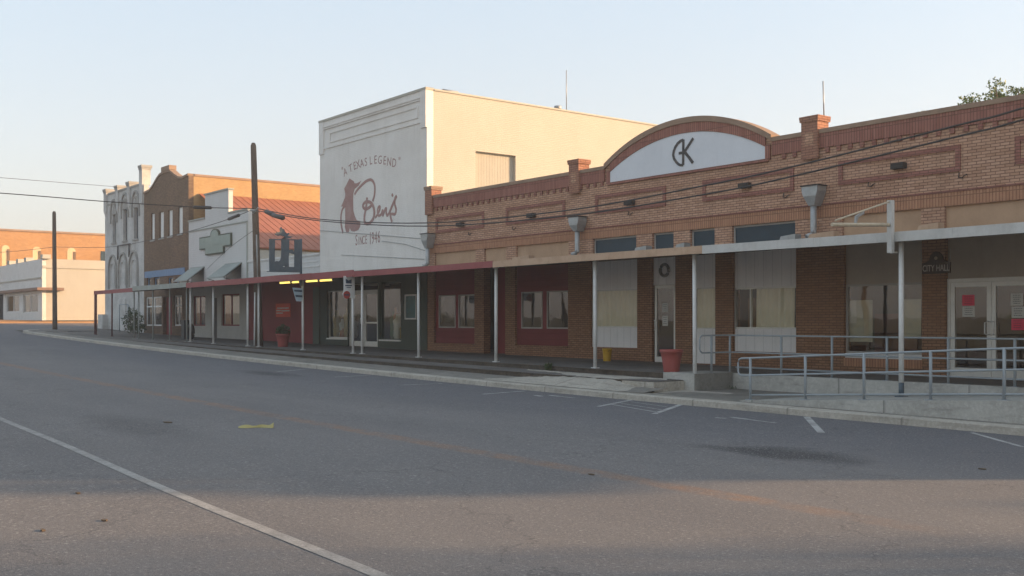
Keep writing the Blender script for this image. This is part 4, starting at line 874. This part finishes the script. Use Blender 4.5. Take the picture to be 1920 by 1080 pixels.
# ================================================================= CANOPIES
def canopy(name_lab, xa, xb, z, th, mat, posts, pmat, ztop_wall=None, Y=-4.12, group='street canopies', roofmat='roofgrey', endcap=True, post_r=.045, flat=True):
    c = thing('street_canopy', ((xa+xb)/2, Y, zd((xa+xb)/2)), name_lab, 'canopy', None); th = th+.02
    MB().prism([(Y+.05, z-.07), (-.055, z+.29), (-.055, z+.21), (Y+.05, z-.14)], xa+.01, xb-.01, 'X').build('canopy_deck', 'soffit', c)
    MB().prism([(Y+.05, z-.067), (-.055, z+.293), (-.055, z+.32), (Y+.05, z-.03)], xa+.01, xb-.01, 'X').build('canopy_roof', roofmat, c)
    fb = MB(); rf_ = random.Random(int(xa*10)); nb = max(1, int((xb-xa)/2.9)); zs_ = [0]+[rf_.uniform(-.018, .012) for _ in range(nb-1)]+[0]
    for i in range(nb):
        a_, b_ = xa+(xb-xa)*i/nb, xa+(xb-xa)*(i+1)/nb-(.004 if i < nb-1 else 0); o_y = rf_.uniform(0, .012); dz = rf_.uniform(-.006, .006)
        vs_ = [(a_, z-th+zs_[i]+dz), (b_, z-th+zs_[i+1]+dz), (b_, z+zs_[i+1]+dz), (a_, z+zs_[i]+dz)]; fb.prism(vs_, Y-o_y, Y+.045)
    fb.build('fascia', mat, c)
    bm_ = MB(); x = xa+.3
    while x < xb-.2: bm_.prism([(-3.7, z-.11), (-.06, z+.209), (-.06, z+.14), (-3.7, z-.18)], x, x+.05, 'X'); x += 1.2
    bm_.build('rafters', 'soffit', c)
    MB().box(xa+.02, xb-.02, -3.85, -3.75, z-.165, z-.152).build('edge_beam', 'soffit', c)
    for px in posts:
        yp = -3.8; x = PX(px, yp); r = post_r; zb_ = zd(x)-.01 if x < -17.5 else zramp(x)-.01
        pm = pmat
        if px == 1690:
            p = MB().tube([(x, yp, .60), (x, yp, z-.16)], r, 12).build('post', pm, c)
            MB().tube([(x, yp, zb_), (x, yp, .598)], r*1.05, 12).box(x-.09, x+.09, yp-.09, yp+.09, zb_, zb_+.03).build('post_foot', 'signmetal', p)
        else: MB().tube([(x, yp, zb_), (x+rf_.uniform(-.02, .02), yp, z-.16)], r, 12).box(x-.08, x+.08, yp-.08, yp+.08, zb_, zb_+.022).box(x-.09, x+.09, yp-.05, yp+.05, z-.17, z-.15).build('post', pm, c)
    return c
cX = lambda px: PX(px, -4.12)
canopy('bare red-edged canopy end on rusty posts at the far street corner', cX(176), cX(248), 3.60, .19, 'fasciared', [178, 180.5, 210], 'postrust', roofmat='fasciared')
canopy('grey-edged canopy on thin grey posts in front of the brown brick building', cX(248.5), cX(348.5), 3.68, .22, 'fasciagrey', [251.6, 260, 287, 318, 350], 'postgrey', post_r=.035)
canopy('long red-edged canopy with strip lamps on white posts by the leaning pole', cX(349), cX(661.5), 3.64, .22, 'fasciared', [357, 400, 464.6, 485, 568], 'postwhite')
canopy('short red-edged canopy in front of the green shopfront', cX(662), cX(923.5), 3.58, .17, 'fasciared', [662, 679, 785], 'postwhite')
canopy('canopy with a bare wood fascia on two white posts', cX(924), cX(1316.5), 3.56, .16, 'fasciatan', [930, 1116], 'postwhite', post_r=.05)
canopy('white-edged canopy over the ramp and double doors', cX(1317), -1.3, 3.56, .17, 'fasciawhite', [1303, 1690, 2150], 'postwhite', post_r=.05)
# debris and curled flashing on the canopy roofs
for a, b, c_, nm, mt in ((1470, 1500, 458, 'loose_flashing', 'galv'), (1524, 1572, 455, 'wood_plank', 'fasciatan'), (1728, 1768, 424, 'wood_plank', 'fasciatan'), (968, 1000, 487, 'wood_plank', 'fasciatan'), (1198, 1220, 470, 'loose_flashing', 'galv'), (1275, 1292, 465, 'loose_flashing', 'galv')):
    x0_, x1_ = PX(a, -.4), PX(b, -.4)
    mb = MB().prism([(x0_, 3.86), (x1_, 3.87), (x1_, 4.02), (x0_+.05, 3.98)], -.6, -.35)
    labs = {1470: 'crumpled grey flashing at the foot of the largest downspout', 1524: 'bare wood plank lying on the canopy beside the largest downspout', 1728: 'pale wood block on the white canopy below the brick pier above the hanging sign', 968: 'wood scrap on the canopy roof near the red and bare wood fascia joint', 1198: 'grey flashing scrap on the canopy below the first dark transom pane', 1275: 'grey flashing scrap on the canopy between the two small dark transom panes'}
    tag(mb.build(nm, mt, origin=((x0_+x1_)/2, -.47, 3.86)), labs[a], 'plank' if 'plank' in nm else 'flashing')
# leaf litter on canopy
# strip lamps
M['lamp'] = m_emit('yellow_strip_lamp', (1.0, .72, .15), .6)
for k, (a, b, y_) in enumerate(((525, 545.5, 530), (548, 562, 529), (574, 597, 527), (600, 624, 525.5))):
    xa, xb = PX(a, -3.95), PX(b, -3.95); z = PZ((a+b)/2, y_, -3.95)
    l_ = thing('strip_lamp', ((xa+xb)/2, -3.95, z), ['lit yellow strip lamp, first of four, nearest the leaning pole', 'short lit yellow strip lamp just left of the boot sign post', 'lit yellow strip lamp just right of the boot sign post', 'lit yellow strip lamp nearest the white bus-style sign, last of four'][k], 'lamp', 'yellow strip lamps under the red canopy')
    MB().tube([(xa+.03, -3.95, z), (xb-.03, -3.95, z)], .035, 8).build('tube', 'lamp', l_); MB().box(xa, xb, -3.99, -3.91, z+.04, z+.09).box(xa, xa+.028, -3.98, -3.92, z-.03, z+.04).box(xb-.028, xb, -3.98, -3.92, z-.03, z+.04).build('housing', 'galv', l_)

# ================================================================= POLES AND WIRES
def pole(x, y, zb, zt_, lean, lab, r0=.17, r1=.12, cat='pole'):
    t_ = thing('utility_pole', (x, y, zb), lab, cat)
    MB().tube([(x+lean[0]*f, y+lean[1]*f, zb+(zt_-zb)*f) for f in frange(0, .985, 8)]+[(x+lean[0], y+lean[1], zt_)], [r0+(r1-r0)*f for f in frange(0, 1, 8)]+[r1*.6], 14).build('shaft', 'wood', t_)
    return t_
p1x = PX(486, -3.55); p1b = zd(p1x)-.05
pl1 = pole(p1x, -3.55, p1b, PZ(475, 268, -3.55), (PX(475, -3.55)-p1x, 0), 'tall leaning wooden pole rising through the red canopy beside the boot sign')
q = P(480, 395, -3.7); MB().tube([(q.x, -3.7, q.z), (q.x, -3.95, q.z+.0)], .05, 8).tube([(q.x-.25, -3.72, q.z-.1), (q.x+.25, -3.72, q.z+.1)], .03, 6).build('wire_bracket', 'galv', pl1)
MB().tube([P(478, 548, -3.78), P(477.5, 600, -3.78), P(477, 648, -3.78)], .035, 8).build('conduit', 'postwhite', pl1)
MB().tube([P(481, 440, -3.72), P(483, 520, -3.72)], .03, 6).build('ground_wire_guard', 'galv', pl1)
p2x = PX(103, -3.6); pole(p2x, -3.6, zd(p2x)-.05 if p2x > -76 else 1.1, PZ(102, 396, -3.6), (PX(101.5, -3.6)-p2x, 0), 'straight dark wooden pole at the far street corner by the sunlit cream wall', .16, .12)
pole(-1.6, -3.6, .5, 9.0, (0, 0), 'wooden pole at the near end of the block carrying the twin cables')
pole(-50.5, -20.2, zr(-50)-.1, 9.2, (0, 0), 'wooden pole on the opposite side of the street')
def smooth(pts, n=6):
    out = []
    for i in range(len(pts)-1):
        p0, p1, p2, p3 = pts[max(i-1, 0)], pts[i], pts[i+1], pts[min(i+2, len(pts)-1)]
        for k in range(n):
            t = k/n; out.append(.5*((2*p1)+(-p0+p2)*t+(2*p0-5*p1+4*p2-p3)*t*t+(-p0+3*p1-3*p2+p3)*t**3))
    out.append(pts[-1]); return out
def wire(pts, r, lab, cat='cable', nm='overhead_cable'):
    pts = smooth([Vector(p) for p in pts]); o = MB().tube(pts, r, 6).build(nm, 'wire', origin=pts[0]); return tag(o, lab, cat)
YW = -3.6
wire([P(482, 391, YW), P(600, 411, YW), P(800, 418, YW), P(1060, 395, YW), P(1321, 348, YW), P(1480, 314, YW), P(1791, 236, YW), P(1920, 202, YW), (-5.5, YW, 6.3), (-1.6, YW, 7.3)], .020, 'upper one of the twin black cables crossing the brick front')
YW = -3.75
wire([P(482, 395, YW), P(600, 414, YW), P(800, 424, YW), P(1060, 405, YW), P(1321, 364.5, YW), P(1480, 332, YW), P(1791, 257, YW), P(1920, 224, YW), (-5.5, YW, 6.0), (-1.6, YW, 6.95)], .020, 'lower one of the twin black cables crossing the brick front')
def at(px, py, t): u = (px-960)/F; return Vector((t*(CX+CY*u), t*(CY-CX*u)-D, EYE+(HZ-py)/F*t))
wire([P(478, 391, -3.6), at(395, 389.5, 45.0), at(360, 388, 45), at(200, 378, 44), at(0, 362, 42), at(-400, 335, 40)], .020, 'thick black cable running from the leaning pole to the left above the stone building')
wire([P(216, 350, -.1), at(100, 341, 64), at(0, 333, 56), at(-420, 300, 40)], .014, 'thin cable reaching the top of the stone building parapet')
wire([P(102, 463, -3.6), P(200, 463.5, -3.6), P(268, 453, -3.6), P(350, 435, -3.6), P(428, 411, -3.6), P(478, 391, -3.6)], .014, 'thin cable between the two wooden poles across the stone front')
wire([P(102, 463, -3.6), at(50, 469, 78), at(0, 473, 85), at(-60, 474, 92)], .016, 'thin cable from the far corner pole going left past the orange brick building')
wire([P(481, 428, -3.6), P(430, 465, -2.2), P(388, 505, -.1)], .010, 'thin slack line from the leaning pole down to the clapboard front')
def canister(p, q, r, lab):
    p, q = Vector(p), Vector(q); d = (q-p); o = MB().tube([p, p+d*.06, p+d*.94, q], [r*.55, r, r, r*.55], 10).build('cable_splice_case', 'black', origin=(p+q)/2); return tag(o, lab, 'cable splice')
canister(at(362, 388.5, 45), at(397, 389.5, 45), .075, 'long black cylinder on the thick cable left of the leaning pole')
canister(P(428, 411, -3.6), P(449, 403, -3.6), .075, 'small dark cylinder on the thin cable over the clapboard front')
canister(P(498, 396, -3.65), P(520, 406, -3.65), .095, 'fat grey cylinder, upper one of two hanging on the twin cables right of the pole')
canister(P(511, 403, -3.8), P(532, 409, -3.8), .095, 'fat grey cylinder, lower one of two hanging on the twin cables right of the pole')

# ================================================================= SIGNS ON POSTS
SX = PX(567, -3.85)
bs = thing('boot_sign', (SX, -3.98, 3.3), 'dark blue metal cut-out boot sign with a bronc rider on top over the red canopy', 'sign')
def BSg(x, y): q = S(480+x/5.4, 420+y/5.4, SX); return (q.y, q.z)
def plate(mb, pts, w_=.03): mb.prism([BSg(*p) for p in pts], SX-w_, SX+w_, 'X')
mb = MB(); plate(mb, [(135, 150), (190, 151), (188, 395), (185, 432), (388, 436), (390, 155), (450, 156), (450, 492), (110, 485), (112, 478), (135, 478)]); mb.build('frame', 'signmetal', bs)
mb = MB(); plate(mb, [(258, 152), (335, 153), (333, 300), (328, 350), (330, 436), (300, 436), (288, 420), (265, 434), (189, 434), (184, 385), (205, 374), (230, 380), (248, 365), (256, 320)], .034); plate(mb, [(181, 152), (257, 152), (257, 163), (181, 163)], .028); plate(mb, [(336, 154), (389, 155), (389, 166), (336, 165)], .028)
plate(mb, [(330, 264), (365, 258), (388, 290), (384, 306), (362, 300), (330, 290)], .025); mb.build('boot_cutout', 'signmetal', bs)
mb = MB(); plate(mb, [(258, 151), (300, 151), (290, 128), (250, 115), (225, 118), (212, 100), (205, 80), (225, 85), (245, 75), (240, 48), (255, 28), (262, 45), (285, 55), (290, 75), (310, 95), (320, 120), (345, 125), (372, 128), (350, 140), (315, 150)], .02); plate(mb, [(228, 122), (196, 110), (190, 92), (212, 98)], .019); plate(mb, [(300, 104), (330, 88), (338, 100), (312, 122)], .021); mb.build('rider_silhouette', 'signmetal', bs)
MB().tube([(SX, BSg(455, 0)[0], 3.2), (SX, BSg(455, 0)[0], BSg(455, 150)[1])], .05, 8).build('mast', 'signmetal', bs)
def SG(x, y, X_, o0=460, o1=420, s=4.153): q = S(o0+x/s, o1+y/s, X_); return (q.y, q.z)
fl = thing('hanging_sign', (SX+.06, -4.2, SG(400, 600, SX)[1]), 'small pale blue pennant sign with dark bands hanging beside the white post', 'sign')
M['signpale'] = m_plain('pale_blue_sign', (.42, .52, .60), .5); M['signnavy'] = m_plain('navy_print', (.03, .06, .11), .5); M['signred'] = m_plain('red_print', (.42, .05, .04), .5)
MB().prism([SG(362, 495, SX), SG(440, 502, SX), SG(440, 588, SX), SG(428, 603, SX), SG(392, 602, SX)], SX+.04, SX+.06, 'X').build('board', 'signpale', fl)
mb = MB(); mb.prism([SG(372, 512, SX), SG(436, 516, SX), SG(436, 530, SX), SG(376, 526, SX)], SX+.061, SX+.066, 'X'); mb.prism([SG(384, 552, SX), SG(438, 556, SX), SG(438, 572, SX), SG(386, 568, SX)], SX+.061, SX+.066, 'X'); mb.build('print', 'signnavy', fl)
MB().tube([(SX+.05, SG(430, 0, SX)[0], SG(430, 495, SX)[1]), (SX+.05, SG(430, 0, SX)[0], 3.5)], .01, 6).build('hanger', 'galv', fl)
GX = PX(662, -3.8)+.06
gsn = thing('street_sign', (GX, -4.0, SG(800, 585, GX)[1]), 'white double sign with blue print and a red roundel beside two white posts', 'sign')
MB().prism([SG(765, 405, GX), SG(850, 405, GX), SG(850, 580, GX), SG(765, 572, GX), SG(757, 545, GX), SG(765, 515, GX)], GX, GX+.02, 'X').build('board', 'white', gsn)
mb = MB(); mb.prism([SG(779, 425, GX), SG(800, 440, GX), SG(825, 430, GX), SG(825, 464, GX), SG(781, 462, GX)], GX+.021, GX+.025, 'X'); mb.prism([SG(776, 475, GX), SG(828, 475, GX), SG(828, 484, GX), SG(776, 484, GX)], GX+.021, GX+.025, 'X'); mb.prism([SG(786, 492, GX), SG(820, 492, GX), SG(820, 497, GX), SG(786, 497, GX)], GX+.021, GX+.025, 'X'); mb.build('blue_print', 'signnavy', gsn)
c_ = SG(788, 552, GX); MB().prism([(c_[0]+.14*math.cos(t), c_[1]+.14*math.sin(t)) for t in frange(0, 2*math.pi, 18)[:-1]], GX+.021, GX+.025, 'X').build('red_roundel', 'signred', gsn)
MB().prism([(c_[0]-.10, c_[1]-.025), (c_[0]+.10, c_[1]-.025), (c_[0]+.10, c_[1]+.025), (c_[0]-.10, c_[1]+.025)], GX+.0255, GX+.028, 'X').build('bar', 'signnavy', gsn)
# empty sign bracket at the near post
bx = PX(1670, -4.2)
br = thing('sign_bracket', (bx, -4.2, 3.1), 'empty cream sign bracket on the white fascia above the ramp post', 'bracket')
M['cream'] = m_stain('cream_bracket_paint', (.55, .48, .36), (.35, .25, .16), .5, 4, .6)
MB().box(bx-.05, bx+.05, -4.25, -4.15, PZ(1668, 474.5, -4.2), PZ(1668, 376, -4.2)).build('upright', 'fasciawhite', br)
tip = S(1560, 421, bx); MB().tube([(bx, -4.26, PZ(1668, 422, -4.2)), tip], .035, 8).build('arm', 'cream', br)
MB().tube([(bx, -4.26, PZ(1668, 379, -4.2)), (tip.x, tip.y+.1, tip.z+.08)], .018, 6).build('stay', 'cream', br)
a = S(1612, 404, bx); MB().prism([(a.y-.16, a.z-.22), (a.y-.13, a.z-.02), (a.y+.12, a.z+.10), (a.y+.12, a.z+.04), (a.y-.06, a.z-.04)], bx-.02, bx+.02, 'X').build('torn_plate', 'galv', br)
MB().tube([(bx, -4.2, 3.14), (PX(1690, -3.8), -3.9, 3.16)], .02, 6).build('clamp', 'fasciawhite', br)

# ================================================================= RAILINGS
def railing(lab, rails, posts, r=.019, rp=.028):
    p0 = posts[0][0]; t_ = thing('handrail', p0, lab, 'railing')
    for pts in rails: MB().tube([Vector(p) for p in pts], r, 8).build('rail', 'railblue', t_)
    for a, b in posts:
        p = MB().tube([a, b], rp, 10).build('post', 'railblue', t_); MB().box(a[0]-.08, a[0]+.08, a[1]-.07, a[1]+.07, a[2]-.004, a[2]+.012).build('base_plate', 'railblue', p)
    return t_
YF = -5.6; fx = [PX(v, YF) for v in (1407, 1510, 1620, 1745, 1883)]+[-6.6, -4.3, -2.0]
def zf(x): return zramp(x)+.02
xe = PX(1384, YF)
def loop(x, za, zb, y, d=-1, r=.08): return [(x+r*(1-math.cos(t))*-d*-1, y, 0) for t in ()]
top = [(x, YF, zf(x)+.85) for x in frange(fx[0], -1.6, 10)]; mdl = [(x, YF, zf(x)+.50) for x in frange(fx[0], -1.6, 10)]
lp = top[::-1]+[(xe+.08, YF, zf(xe)+.85), (xe+.02, YF, zf(xe)+.82), (xe, YF, zf(xe)+.76), (xe, YF, zf(xe)+.59), (xe+.02, YF, zf(xe)+.53), (xe+.08, YF, zf(xe)+.50)]+mdl
lwr = [(x, YF, zf(x)+.10) for x in frange(fx[0], -1.6, 10)]
railing('blue-grey handrail along the street edge of the sloping ramp', [lp, lwr], [((x, YF, zf(x)), (x, YF, zf(x)+.85)) for x in fx])
YB = -2.72; zdk = .56; zt_ = 1.47; zm = 1.06
bxs = [PX(v, YB) for v in (1465, 1560, 1663, 1778, 1903)]+[-8, -5.5, -3]
xc = -17.08; y1_ = S(1334, 700, xc).y; y2_ = S(1384, 700, xc).y
y0_ = S(1312, 640, xc).y
def rl(z): return [(xc, y1_, z), (xc, YB-.12, z), (xc+.03, YB-.03, z), (xc+.14, YB, z), (-1.5, YB, z)]
railing('blue-grey handrail on the retaining wall edge in front of the double doors', [rl(zt_)[::-1]+[(xc, y0_+.08, zt_), (xc, y0_+.02, zt_-.04), (xc, y0_, zt_-.1), (xc, y0_, zm+.1), (xc, y0_+.02, zm+.04), (xc, y0_+.08, zm)]+rl(zm), [(xc+.14, YB, .70), (-1.5, YB, .70)]],
        [((xc, y1_, zdk), (xc, y1_, zt_)), ((xc, YB-.05, zdk), (xc, YB-.05, zt_))]+[((x, YB, zdk-.01), (x, YB, zt_)) for x in bxs])

# ================================================================= SMALL THINGS
def leaves(mb, c, rad, n, size, rnd_, squash=1.0, up=0):
    for _ in range(n):
        while True:
            v = Vector((rnd_.uniform(-1, 1), rnd_.uniform(-1, 1), rnd_.uniform(-1, 1)))
            if v.length < 1: break
        p = Vector(c)+Vector((v.x*rad, v.y*rad, v.z*rad*squash)); a = Vector((rnd_.uniform(-1, 1), rnd_.uniform(-1, 1), rnd_.uniform(-1, 1))).normalized(); b = a.cross(Vector((rnd_.uniform(-1, 1), rnd_.uniform(-1, 1), rnd_.uniform(-1, 1)))).normalized()
        s_ = size*rnd_.uniform(.6, 1.3); mb.face([p-a*s_, p-b*s_*.45, p+a*s_, p+b*s_*.45])
def pot(px0, px1, py0, py1, Y, lab, zb, mat='terra', plant=False, bucket=False):
    x = PX((px0+px1)/2, Y); t = T((px0+px1)/2, Y); h = (py1-py0)/F*t; r = (px1-px0)/F*t/2
    t_ = thing('bucket' if bucket else 'planter_pot', (x, Y, zb), lab, 'bucket' if bucket else 'plant pot')
    k = .76 if bucket else .66
    MB().lathe((x, Y, zb), [(r*k, 0), (r*k*1.02, .01), (r*(k+.9)/2, h*.5), (r*.93, h*.86), (r, h*.88), (r, h), (r*.9, h), (r*.88, h*.92), (.001, h*.9)], 24).build('bucket_body' if bucket else 'pot', mat, t_)
    if plant:
        mb = MB(); r_ = random.Random(5); leaves(mb, (x, Y, zb+h+.12), r*1.0, 260, .07, r_, .9); mb.build('foliage', 'leaf', t_)
        mb = MB(); 
        for k_ in range(7): a_ = r_.uniform(0, 6.28); mb.tube([(x, Y, zb+h*.9), (x+.12*math.cos(a_), Y+.12*math.sin(a_), zb+h+.3)], .008, 5)
        mb.build('stems', 'bark', t_)
    if bucket:
        MB().tube([(x-r*.95, Y, zb+h*.92)]+[(x-r*.95*math.cos(a_), Y-.05-.04*math.sin(a_), zb+h*.92-.11*math.sin(a_)) for a_ in frange(.3, 2.84, 6)]+[(x+r*.95, Y, zb+h*.92)], .006, 5).build('handle', 'wire', t_)
pot(1237, 1281, 657, 699, -3.7, 'large empty faded red pot standing in front of the narrow glazed door', zd(-18.5)-.0)
pot(517, 544, 629, 653.5, -2.9, 'faded red pot with a bushy plant by the maroon wall', zd(-41), plant=True)
pot(1129, 1148, 655, 680, -.75, 'yellow plastic bucket against the white window base', zd(-21)+.0, 'yellow', bucket=True)
# tyre-like black round bin
q = P(357, 637, -2.6); tb = MB(); R0 = .42
tb.tube([(q.x+(R0-.1)*math.cos(t), -2.6, zd(q.x)+R0+(R0-.1)*math.sin(t)) for t in frange(0, 2*math.pi, 24)], .11, 10, cap=False)
tag(tb.build('tyre', m_plain('black_rubber', (.018, .018, .018), .8), origin=(q.x, -2.6, zd(q.x))), 'black tyre standing on edge behind the first white canopy post', 'tyre')
q = P(348, 636, -2.3); kb = MB().box(q.x-.25, q.x+.2, -2.45, -2.1, zd(q.x), zd(q.x)+.95).box(q.x-.28, q.x+.23, -2.48, -2.07, zd(q.x)+.951, zd(q.x)+1.0); tag(kb.build('trash_bin', 'black', origin=(q.x, -2.3, zd(q.x))), 'black square bin standing just left of the tyre', 'bin')
# shrub and metal frame by the stone building
q = P(250, 620, -1.0); sh = thing('shrub', (q.x, -1.0, zd(q.x)), 'scraggly dark shrub at the foot of the pale stone building', 'shrub'); mb = MB(); r_ = random.Random(2)
leaves(mb, (q.x, -1.0, zd(q.x)+.75), .7, 380, .10, r_, 1.1); leaves(mb, (q.x+.5, -.9, zd(q.x)+.4), .55, 220, .09, r_, .8); leaves(mb, (q.x-.25, -1.0, zd(q.x)+1.25), .4, 120, .09, r_, 1.1); mb.build('foliage', 'leaf', sh)
mb = MB()
for k_ in range(6): a_ = r_.uniform(0, 6.28); mb.tube([(q.x, -1, zd(q.x)), (q.x+.3*math.cos(a_), -1+.3*math.sin(a_), zd(q.x)+1)], .015, 5)
mb.build('stems', 'bark', sh)
a0, a1 = P(224, 632, -.6), P(240, 632, -.6); zq = zd(a0.x); zt_ = PZ(232, 571, -.6); mb = MB()
for x in (a0.x, a1.x): mb.tube([(x, -.6, zq), (x, -.6, zt_)], .035, 6)
mb.tube([(a0.x, -.6, zt_), (a1.x, -.6, zt_)], .035, 6).tube([(a1.x, -.6, zt_), (a1.x+.9, -.6, zq+.9)], .03, 6).tube([(a0.x, -.6, zq+.9), (a1.x, -.6, zq+.9)], .03, 6)
tag(mb.build('metal_frame', 'railblue', origin=(a0.x, -.6, zq)), 'thin blue-grey metal stand leaning by the pale stone wall', 'stand')
# weeds
def weed(px, py, Y, z, n, s_, lab, rad=.12):
    x = PX(px, Y); t_ = MB(); r_ = random.Random(px)
    for _ in range(n):
        a_ = r_.uniform(0, 6.28); l = s_*r_.uniform(.5, 1.2); b0 = Vector((x+r_.uniform(-rad, rad), Y+r_.uniform(-.05, .05), z)); t1_ = b0+Vector((math.cos(a_)*l*.5, math.sin(a_)*l*.5, l)); wv_ = Vector((-math.sin(a_), math.cos(a_), 0))*l*.10
        m_ = (b0+t1_)/2+Vector((0, 0, l*.15)); t_.face([b0-wv_*.4, b0+wv_*.4, m_+wv_, m_-wv_]); t_.face([m_-wv_, m_+wv_, t1_])
    tag(t_.build('weed', 'leaf', origin=(x, Y, z)), lab, 'weed')
weed(1028, 693, -4.12, mid(-23)-.0, 40, .22, 'dark weed tuft growing in the step joint below the bare wood canopy')
weed(1350, 744, -2.95, .18, 60, .10, 'low weeds in the corner between the concrete block and retaining wall', .5)
weed(1248, 712, -4.3, .36, 14, .08, 'tiny weeds at the end of the steps beside the concrete block', .25)
weed(655, 668, -4.2, mid(-34), 18, .10, 'small weeds in the step below the white double sign', .3)
# road litter
a_, b_ = G(447, 802), G(513, 801)
lt_ = MB(); n = 10; dv = (b_-a_); nv = Vector((-dv.y, dv.x, 0)).normalized()
for i in range(n):
    f0, f1 = i/n, (i+1)/n; w0 = .05+.035*math.sin(f0*9)+(.05 if f0 > .8 else 0); w1 = .05+.035*math.sin(f1*9)+(.05 if f1 > .8 else 0); h0, h1 = .02+.03*abs(math.sin(f0*7))+.05*max(0, f0-.8)*4, .02+.03*abs(math.sin(f1*7))+.05*max(0, f1-.8)*4
    p, r_ = a_+dv*f0, a_+dv*f1; lt_.face([p-nv*w0, r_-nv*w1, r_+Vector((0, 0, h1)), p+Vector((0, 0, h0))]); lt_.face([p+Vector((0, 0, h0)), r_+Vector((0, 0, h1)), r_+nv*w1, p+nv*w0])
tag(lt_.build('crushed_strip', m_plain('dusty_yellow', (.34, .30, .12), .7), origin=a_), 'crumpled yellow strip of litter lying on the grey road', 'litter')
r_ = random.Random(11)
for (px, py, lab) in ((314, 792, 'dark curl of rubber on the road left of the yellow litter'), (1108, 890, 'small dark leaf on the road near the faded centre line'), (1843, 880, 'small brown leaf on the road at the right'), (146, 925, 'small dark chip on the road left of the white line'), (80, 995, 'dark pebble on the near road left of the white line'), (196, 976, 'brown leaf on the sunlit road left of the white line')):
    c_ = G(px, py); s_ = .05 if px != 314 else .14; mb = MB(); mb.prism([(c_.x+s_*math.cos(t)*r_.uniform(.6, 1.2), c_.y+s_*.5*math.sin(t)*r_.uniform(.6, 1.2)) for t in frange(0, 6.28, 7)[:-1]], c_.z, c_.z+.012, 'Z'); tag(mb.build('road_debris', 'bark', origin=c_), lab, 'debris')
# ================================================================= TREES
def tree(x, y, zb, h, cr, lab, mat='leaf', n=3500, size=.12, seed=1, low=.45, name='tree', cl=26):
    r_ = random.Random(seed); t_ = thing(name, (x, y, zb), lab, 'tree')
    tr = MB(); tr.tube([(x, y, zb), (x+.1, y, zb+h*.25), (x-.05, y+.1, zb+h*.5), (x, y, zb+h*.8)], [h*.028, h*.022, h*.015, h*.006], 10); cs_ = []
    for k in range(cl):
        a_ = r_.uniform(0, 6.28); f = r_.uniform(low, 1.0); rr_ = cr*math.sqrt(r_.random())*(1.15-.75*abs(f-.6)); c_ = Vector((x+rr_*math.cos(a_), y+rr_*math.sin(a_), zb+h*f)); cs_.append(c_)
        b0 = Vector((x, y, zb+h*(low*.6+.3*(f-low)))); m_ = (b0+c_)/2+Vector((0, 0, h*.03)); tr.tube([b0, m_, c_], [h*.008, h*.005, h*.0015], 5)
    tr.build('trunk', 'bark', t_); mb = MB()
    for c_ in cs_: leaves(mb, c_, cr*(r_.uniform(.22, .40) if cl < 45 else r_.uniform(.07, .2)), n//cl, size, r_, .75)
    mb.build('crown', mat, t_); return t_
u_ = at(1900, 178, 33)
tree(at(1895, 170, 33).x, at(1895, 170, 33).y, .0, at(1870, 158, 33).z-.12, 1.7, 'sparse leafy treetop showing over the brick parapet at the upper right', 'leaf_lit', 9000, .06, 4, .50, cl=110)
tree(at(1790, 200, 32).x, at(1790, 200, 32).y, 0, at(1800, 190, 32).z-.35, 1.2, 'low leafy sprigs just above the brick parapet left of the treetop', 'leaf_lit', 5000, .05, 6, .65, cl=50)
tree(-47, -47, .3, 11.5, 4.2, 'tall tree with a high crown on the opposite side of the street', 'leaf', 4200, .22, 12, .55)
tree(11, 14, 0, 14.0, 2.0, 'tall tree on the far side of the side street past the brick building', 'leaf', 3200, .15, 9, .63)
tree(13, 8, 0, 10.2, 2.4, 'thin sparse tree beside the side street past the brick building', 'leaf', 700, .14, 14, .52, cl=16)
mb = MB(); r_ = random.Random(31)
for k in range(110):
    x = -420+k*4.6; leaves(mb, (x, -190+r_.uniform(-8, 8), r_.uniform(-1.0, 1.6)+1.2*math.sin(k*.37)), 4.5, 90, .9, r_, .6)
tag(mb.build('treeline', 'leaf'), 'long dark line of trees beyond the far side of the street', 'trees', kind='stuff')
# thin evening haze over the whole street, added to lift the shadows
q = NT('haze_air'); q.t.nodes.remove(q.b); pv = q.n('ShaderNodeVolumePrincipled'); pv.inputs['Density'].default_value = .0012; pv.inputs['Color'].default_value = (.93, .94, .96, 1); pv.inputs['Anisotropy'].default_value = .2
q.l(pv.outputs[0], q.out.inputs['Volume']); M['haze'] = q.m
box(-1000, 1000, -1000, 1000, -2.5, 24).build('haze', 'haze')['kind'] = 'stuff'
for o in bpy.data.objects:
    if '_w' in o: del o['_w']
